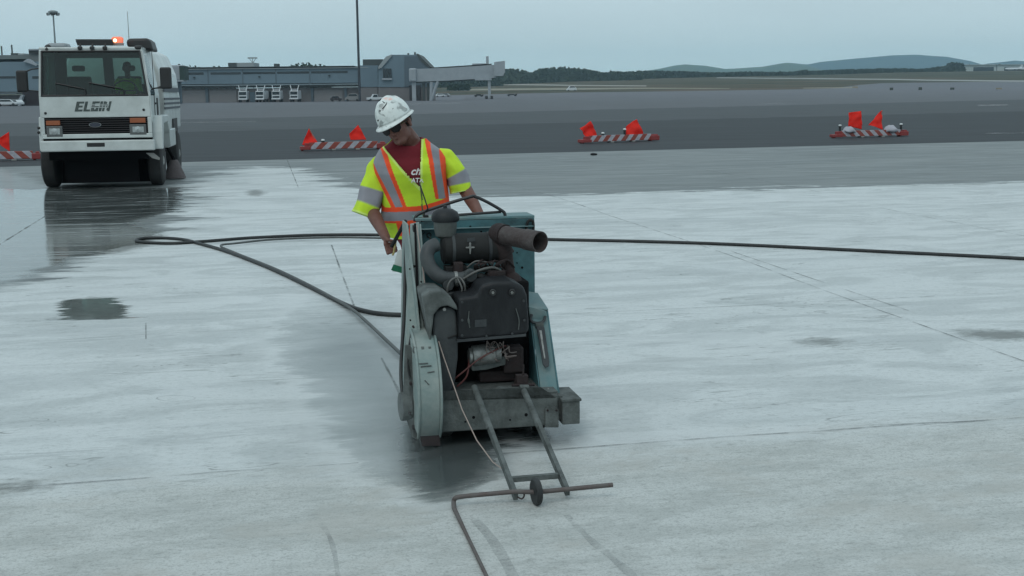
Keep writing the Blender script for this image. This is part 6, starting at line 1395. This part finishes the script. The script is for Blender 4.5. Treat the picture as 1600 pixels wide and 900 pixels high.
pole('light_mast', 394.5, 89.5, 155, 372, .14, .12, 'short light pole with a small crossarm above the concourse roof', 'light mast', roofm, th)

# vehicles by the concourse
wv_m = mat('white_vehicle_paint', (0.55, .58, .60), .4); gv = mat('grey_vehicle_paint', (.28, .29, .31), .4)
sv = []
def service_truck():
    r_ = empty('service_truck', (0, 0, 0), 0); 
    mb = MB(); mb.bx(-1.15, 1.15, 0, 5.5, .75, 3.1); mb.build('body', wv_m, r_, bevel=.12)
    mb = MB(); mb.bx(-1.0, 1.0, -.03, .2, 2.0, 2.85); mb.build('windscreen', dkw, r_)
    mb = MB(); mb.bx(-.95, .95, -.04, .2, 1.15, 1.65); mb.build('grille', dkw, r_)
    mb = MB(); mb.bx(-1.25, 1.25, -.25, .1, .72, 1.02); mb.build('bumper', wv_m, r_, bevel=.05)
    for k in (-1, 1):
        mb = MB(); mb.lathe([(.001, -.2), (.48, -.2), (.5, 0), (.48, .2), (.001, .2)], (k*.98, 1.0, .5), (1, 0, 0), 18); mb.build('wheel', tb, r_)
        mb = MB(); mb.lathe([(.001, -.2), (.48, -.2), (.5, 0), (.48, .2), (.001, .2)], (k*.98, 4.4, .5), (1, 0, 0), 18); mb.build('wheel', tb, r_)
        mb = MB(); mb.tube([(k*.8, 1.2, 3.1), (k*1.2, 1.6, 4.6)], .12, 6); mb.build('boom_post', wv_m, r_)
    mb = MB(); mb.bx(-1.1, 1.1, 1.4, 1.7, 3.3, 3.6); mb.build('crossbar', gv, r_)
    return r_
proto = service_truck(); sl_lab = ['parked white service truck with splayed boom posts, first from the left in the row', 'parked white service truck beside the blue-grey door, second from the left in the row', 'parked white service truck beside the narrow dark door, third from the left', 'parked white service truck with a rounded front, last on the right of the row']
for i, (px, lab) in enumerate(zip((379.5, 406, 431.5, 459.5), sl_lab)):
    o_ = proto if i == 0 else copy_tree(proto); q = atY(px, 158, Y0-6); o_.location = (q.x, Y0-6, 0); o_.rotation_euler.z = R((6, -3, 2, 0)[i]); tag(o_, lab, 'service truck', 'service trucks parked by the concourse')
def car(label, px, Y, rz, m_, L_=4.4, Hh=1.45, name='parked_car', cat_='car', group=None, pickup=False):
    q = atY(px, 155, Y); z = float(terrain(q.x, Y)); r_ = empty(name, (q.x, Y, z), rz, label, cat_, group)
    pr = [(-L_/2, .35), (L_/2, .35), (L_/2, .85), (L_*.30, Hh*.66), (L_*.18, Hh), (-L_*.28, Hh), (-L_*.42, Hh*.66), (-L_/2, Hh*.62)] if not pickup else [(-L_/2, .4), (L_/2, .4), (L_/2, 1.0), (L_*.22, 1.05), (L_*.12, Hh), (-L_*.12, Hh), (-L_*.16, 1.05), (-L_/2, 1.05)]
    mb = MB(); mb.slab([(x, -.85, zz) for x, zz in pr], (0, 1.7, 0)); mb.build('body', m_, r_, bevel=.08)
    gp_ = [(L_*.27, Hh*.68), (L_*.165, Hh*.94), (-L_*.26, Hh*.94), (-L_*.36, Hh*.68)] if not pickup else [(L_*.19, 1.1), (L_*.11, Hh*.94), (-L_*.10, Hh*.94), (-L_*.12, 1.1)]
    for y in (-.865, .855): mb = MB(); mb.slab([(x, y, zz) for x, zz in gp_], (0, .01, 0)); mb.build('side_window', dkw, r_)
    for x in (-L_*.32, L_*.32):
        for y in (-.8, .8): mb = MB(); mb.lathe([(.001, -.11), (.32, -.11), (.34, 0), (.32, .11), (.001, .11)], (x, y, .34), (0, 1, 0), 16); mb.build('wheel', tb, r_)
    return r_
car('small dark baggage tug parked low against the concourse wall', 525, Y0-5, R(5), mat('dark_red_paint', (.03, .02, .025), .5), 3.1, 1.5, 'baggage_tug', 'tug')
car('white pickup truck beside the hard hat of the worker', 586, Y0-8, R(200), wv_m, 4.6, 1.9, 'pickup_truck', 'pickup', pickup=True)
car('pale grey van blending into the wall between the tug and the pickup', 551, Y0-5, R(180), mat('pale_grey_paint', (.20, .20, .20), .5), 4.2, 2.1, 'parked_van', 'van')
car('white parked car in front of the left terminal wing', 10, YL-10, R(14), wv_m, 4.5, 1.5); car('white parked car nose to nose with the dark loading bay wall', 25, YL-7, R(150), wv_m, 3.4, 1.4)
g_ = 'distant cars under the jet bridge'
car('distant white car left under the jet bridge brace', 688, 560, R(10), wv_m, 4.4, 1.6); car('distant grey car just right of the white one under the jet bridge', 696, 562, R(170), gv, 4.2, 1.5)
car('tiny white van driving on the field road between the trees and the apron', 893, 640, R(190), wv_m, 5.2, 2.6, 'distant_van', 'van')
car('low dark ground cart on the apron near the bridge wheels', 748, 410, R(8), tb, 3.0, .9, 'ground_cart', 'cart'); car('low dark ground cart on the apron right of the jet bridge', 800, 405, R(-5), tb, 3.4, .7, 'ground_cart', 'cart')
# hangars and aircraft at far right
YH = 1280; zg = float(terrain(atY(1550, 110, YH).x, YH)); o6 = Vector((atY(1550, 110, YH).x, YH, 0)); 
hw_m = mat('pale_green_grey_hangar', (0.42, .47, .46), .7)
for lab, x0, x1, yt, d0, d1 in (('pale flat-roofed hangar with one wide dark door, left of the pair', 1504, 1557, 101, 1521, 1553), ('pale hangar with a wide dark door and white aircraft in front, right of the pair', 1557.5, 1650, 100.5, 1569, 1640)):
    oo = Vector((atY((x0+x1)/2, 110, YH).x, YH, 0)); hg = empty('hangar', oo, 0, lab, 'hangar'); fbox('body', x0, 114, x1, yt, YH, 60, hw_m, hg, oo, zmin=zg-2); fbox('door', d0, 112.6, d1, 104.5, YH-.6, 1, dkw, hg, oo); fbox('roof_edge', x0-.5, yt+1.2, x1+.5, yt-.6, YH-1.5, 62, mat('roof_edge', (.30, .33, .33), .7), hg, oo)
def plane(px, label):
    q = atY(px, 109, YH-40); z = float(terrain(q.x, YH-40)); r_ = empty('parked_aircraft', (q.x, YH-40, z), R(8), label, 'aircraft', 'white aircraft parked before the hangars')
    mb = MB(); mb.tube([(-9, 0, 2.4), (-7.5, 0, 2.3), (-4, 0, 2.2), (4, 0, 2.2), (7, 0, 2.8), (9.5, 0, 3.4)], [.15, .9, 1.2, 1.2, .8, .25], 14); mb.build('fuselage', wv_m, r_, smooth=60)
    mb = MB(); mb.slab([(-1.5, -9, 2.0), (.3, -9, 2.0), (2.5, 0, 1.7), (-2, 0, 1.7)], (0, 0, .2)); mb.slab([(-1.5, 9, 2.0), (.3, 9, 2.0), (2.5, 0, 1.7), (-2, 0, 1.7)], (0, 0, .2)); mb.build('wing', wv_m, r_)
    mb = MB(); mb.slab([(6.5, -.1, 3.0), (9.3, -.1, 3.4), (10.2, -.1, 6.2), (8.8, -.1, 6.2)], (0, .2, 0)); mb.build('tail_fin', wv_m, r_)
    mb = MB(); mb.cyl((-6, 0, 0), (-6, 0, 2), .25); mb.cyl((1, 1.5, 0), (1, 1.5, 2), .3); mb.cyl((1, -1.5, 0), (1, -1.5, 2), .3); build_each(mb, 'gear_leg', tb, r_)
    return r_
plane(1583, 'small white aircraft with a raised tail before the right hangar door'); plane(1604, 'white aircraft cut off by the right edge of the photo')
# airfield signs / lights at the apron edge
def sgn_(px, py, wpx, hpx, m_, label):
    p = tp(px, py); s_ = p.y/FPX; e_ = empty('airfield_sign', p, 0, label, 'sign', 'small signs along the far apron edge'); mb = MB(); mb.bx(-wpx*s_/2, wpx*s_/2, 0, .3, .1, hpx*s_); mb.build('board', m_, e_)
    for k in (-1, 1): mb = MB(); mb.bx(k*wpx*s_*.35-.1, k*wpx*s_*.35+.1, .1, .2, -.3, .15); mb.build('leg', tb, e_)
sgd = mat('dark_green_board', (.05, .06, .05), .8); sgt = mat('tan_board', (.28, .24, .18), .8)
sgn_(1336, 138.5, 9, 3.4, sgt, 'tan and dark sign board at the left end of the far apron edge'); sgn_(1393, 141, 5, 4, sgd, 'dark sign board second from the left on the far apron edge'); sgn_(1438, 141, 5, 4.6, sgd, 'dark upright sign board in the middle of the far apron edge'); sgn_(1488, 140.5, 6, 3.5, sgd, 'dark wide sign board second from the right on the far apron edge'); sgn_(1561, 140, 9, 2.6, sgt, 'flat tan sign board farthest right on the far apron edge')

# ================================================================ TREES
leafm = bpy.data.materials.new('conifer_foliage'); leafm.use_nodes = True; t = leafm.node_tree; b = t.nodes['Principled BSDF']; b.inputs['Roughness'].default_value = .9; b.inputs['Specular IOR Level'].default_value = .1
tc = N(t, 'ShaderNodeTexCoord'); n = N(t, 'ShaderNodeTexNoise', inp={'Scale': .05, 'Detail': 5.0}); t.links.new(tc.outputs['Object'], n.inputs['Vector']); r = N(t, 'ShaderNodeValToRGB'); t.links.new(n.outputs[0], r.inputs[0]); r.color_ramp.elements[0].color = (.020, .034, .022, 1); r.color_ramp.elements[0].position = .3; r.color_ramp.elements[1].color = (.05, .07, .038, 1); r.color_ramp.elements[1].position = .7; t.links.new(r.outputs[0], b.inputs['Base Color'])
def wood(name, prof, d, label, dens=1.0, leaf=1.6, depth=50, base=None):
    """far wood: crowns of leaf clumps under a silhouette of (px, py_top, py_base)"""
    px = np.array([p[0] for p in prof]); V = []; 
    n_tr = int((px[-1]-px[0])*dens*1.5)
    for i in range(n_tr):
        x = rng.uniform(px[0], px[-1]); yt = np.interp(x, px, [p[1] for p in prof]); yb = np.interp(x, px, [p[2] for p in prof]); Y = d+rng.uniform(0, depth)
        p = atY(x, yt, Y); zb_ = atY(x, yb, Y).z-1; h = (p.z-zb_)*rng.uniform(.72, 1.04); cr_ = h*rng.uniform(.16, .26) if rng.random() < .5 else h*rng.uniform(.28, .42)
        n_l = 90; u = rng.random(n_l)**.7; zz = zb_ + h*(.02+.98*(1-u*.98)); rad = cr_*np.minimum(1, (u*1.3+.08)); a = rng.random(n_l)*2*math.pi; rr = rad*np.sqrt(rng.random(n_l))
        for k in range(n_l):
            V.append((p.x+rr[k]*math.cos(a[k]), Y+rr[k]*math.sin(a[k]), zz[k]))
    V = np.array(V); n_ = len(V); s_ = leaf*rng.uniform(.6, 1.3, n_)[:, None]
    q1 = rng.normal(size=(n_, 3)); q1 /= np.linalg.norm(q1, axis=1)[:, None]; q2 = rng.normal(size=(n_, 3)); q2 -= (q2*q1).sum(1)[:, None]*q1; q2 /= np.linalg.norm(q2, axis=1)[:, None]
    P = np.stack([V-q1*s_, V-q2*s_*.7, V+q1*s_, V+q2*s_*.7], 1).reshape(-1, 3)
    me = bpy.data.meshes.new(name); me.vertices.add(len(P)); me.vertices.foreach_set('co', P.ravel()); me.loops.add(len(P)); me.loops.foreach_set('vertex_index', np.arange(len(P))); me.polygons.add(n_); me.polygons.foreach_set('loop_start', np.arange(0, len(P), 4)); me.polygons.foreach_set('loop_total', np.full(n_, 4)); me.update(calc_edges=True); me.validate(); me.materials.append(leafm)
    o = bpy.data.objects.new(name, me); col.objects.link(o); return tag(o, label, 'wood', None, 'stuff')
wood('far_wood', [(775, 109, 131), (812, 108, 131), (828, 114, 131), (845, 108, 130), (870, 106, 127), (900, 107, 124), (925, 111, 124), (945, 115, 125), (955, 112, 125), (975, 114, 125), (1000, 113, 124)], 1130, 'dark wood filling the horizon right of the jet bridge', 2.2, 1.8)
wood('far_wood', [(960, 115, 125), (1000, 111, 123), (1060, 112, 121), (1120, 114, 121), (1165, 113, 120), (1240, 113, 120), (1262, 110, 119)], 1230, 'lower ragged line of conifers under the nearest pale hill', 2.0, 1.6)
wood('far_wood', [(1255, 112, 119), (1330, 109, 113.5), (1400, 107.5, 112.5), (1440, 108.5, 113), (1475, 104, 113.5), (1485, 98, 114), (1500, 98, 114), (1506, 101, 114)], 1260, 'line of trees rising to a dark clump left of the hangars', 2.2, 1.5)
wood('far_wood', [(1506, 101.5, 114), (1550, 101, 114), (1600, 102, 114), (1700, 102, 114)], 1345, 'treetops showing above the hangar roofs', 1.2, 1.3, 20)
wood('far_wood', [(452, 105, 150), (462, 100.5, 150), (480, 98.5, 150), (498, 100, 150), (510, 105, 150)], 470, 'clump of trees showing above the concourse roof', 2.0, .6, 14)
wood('far_wood', [(280, 101, 150), (330, 104, 150), (360, 105, 150)], 560, 'low line of trees behind the left end of the concourse', 1.2, .7, 14)
wood('far_wood', [(655, 112, 135), (700, 115, 136), (780, 114, 134)], 1000, 'dark trees seen under and behind the jet bridge', 2.0, 1.5)
wood('far_wood', [(700, 132, 138), (735, 131, 138)], 700, 'small green bushes on the field seen under the jet bridge', 1.0, .6, 10)
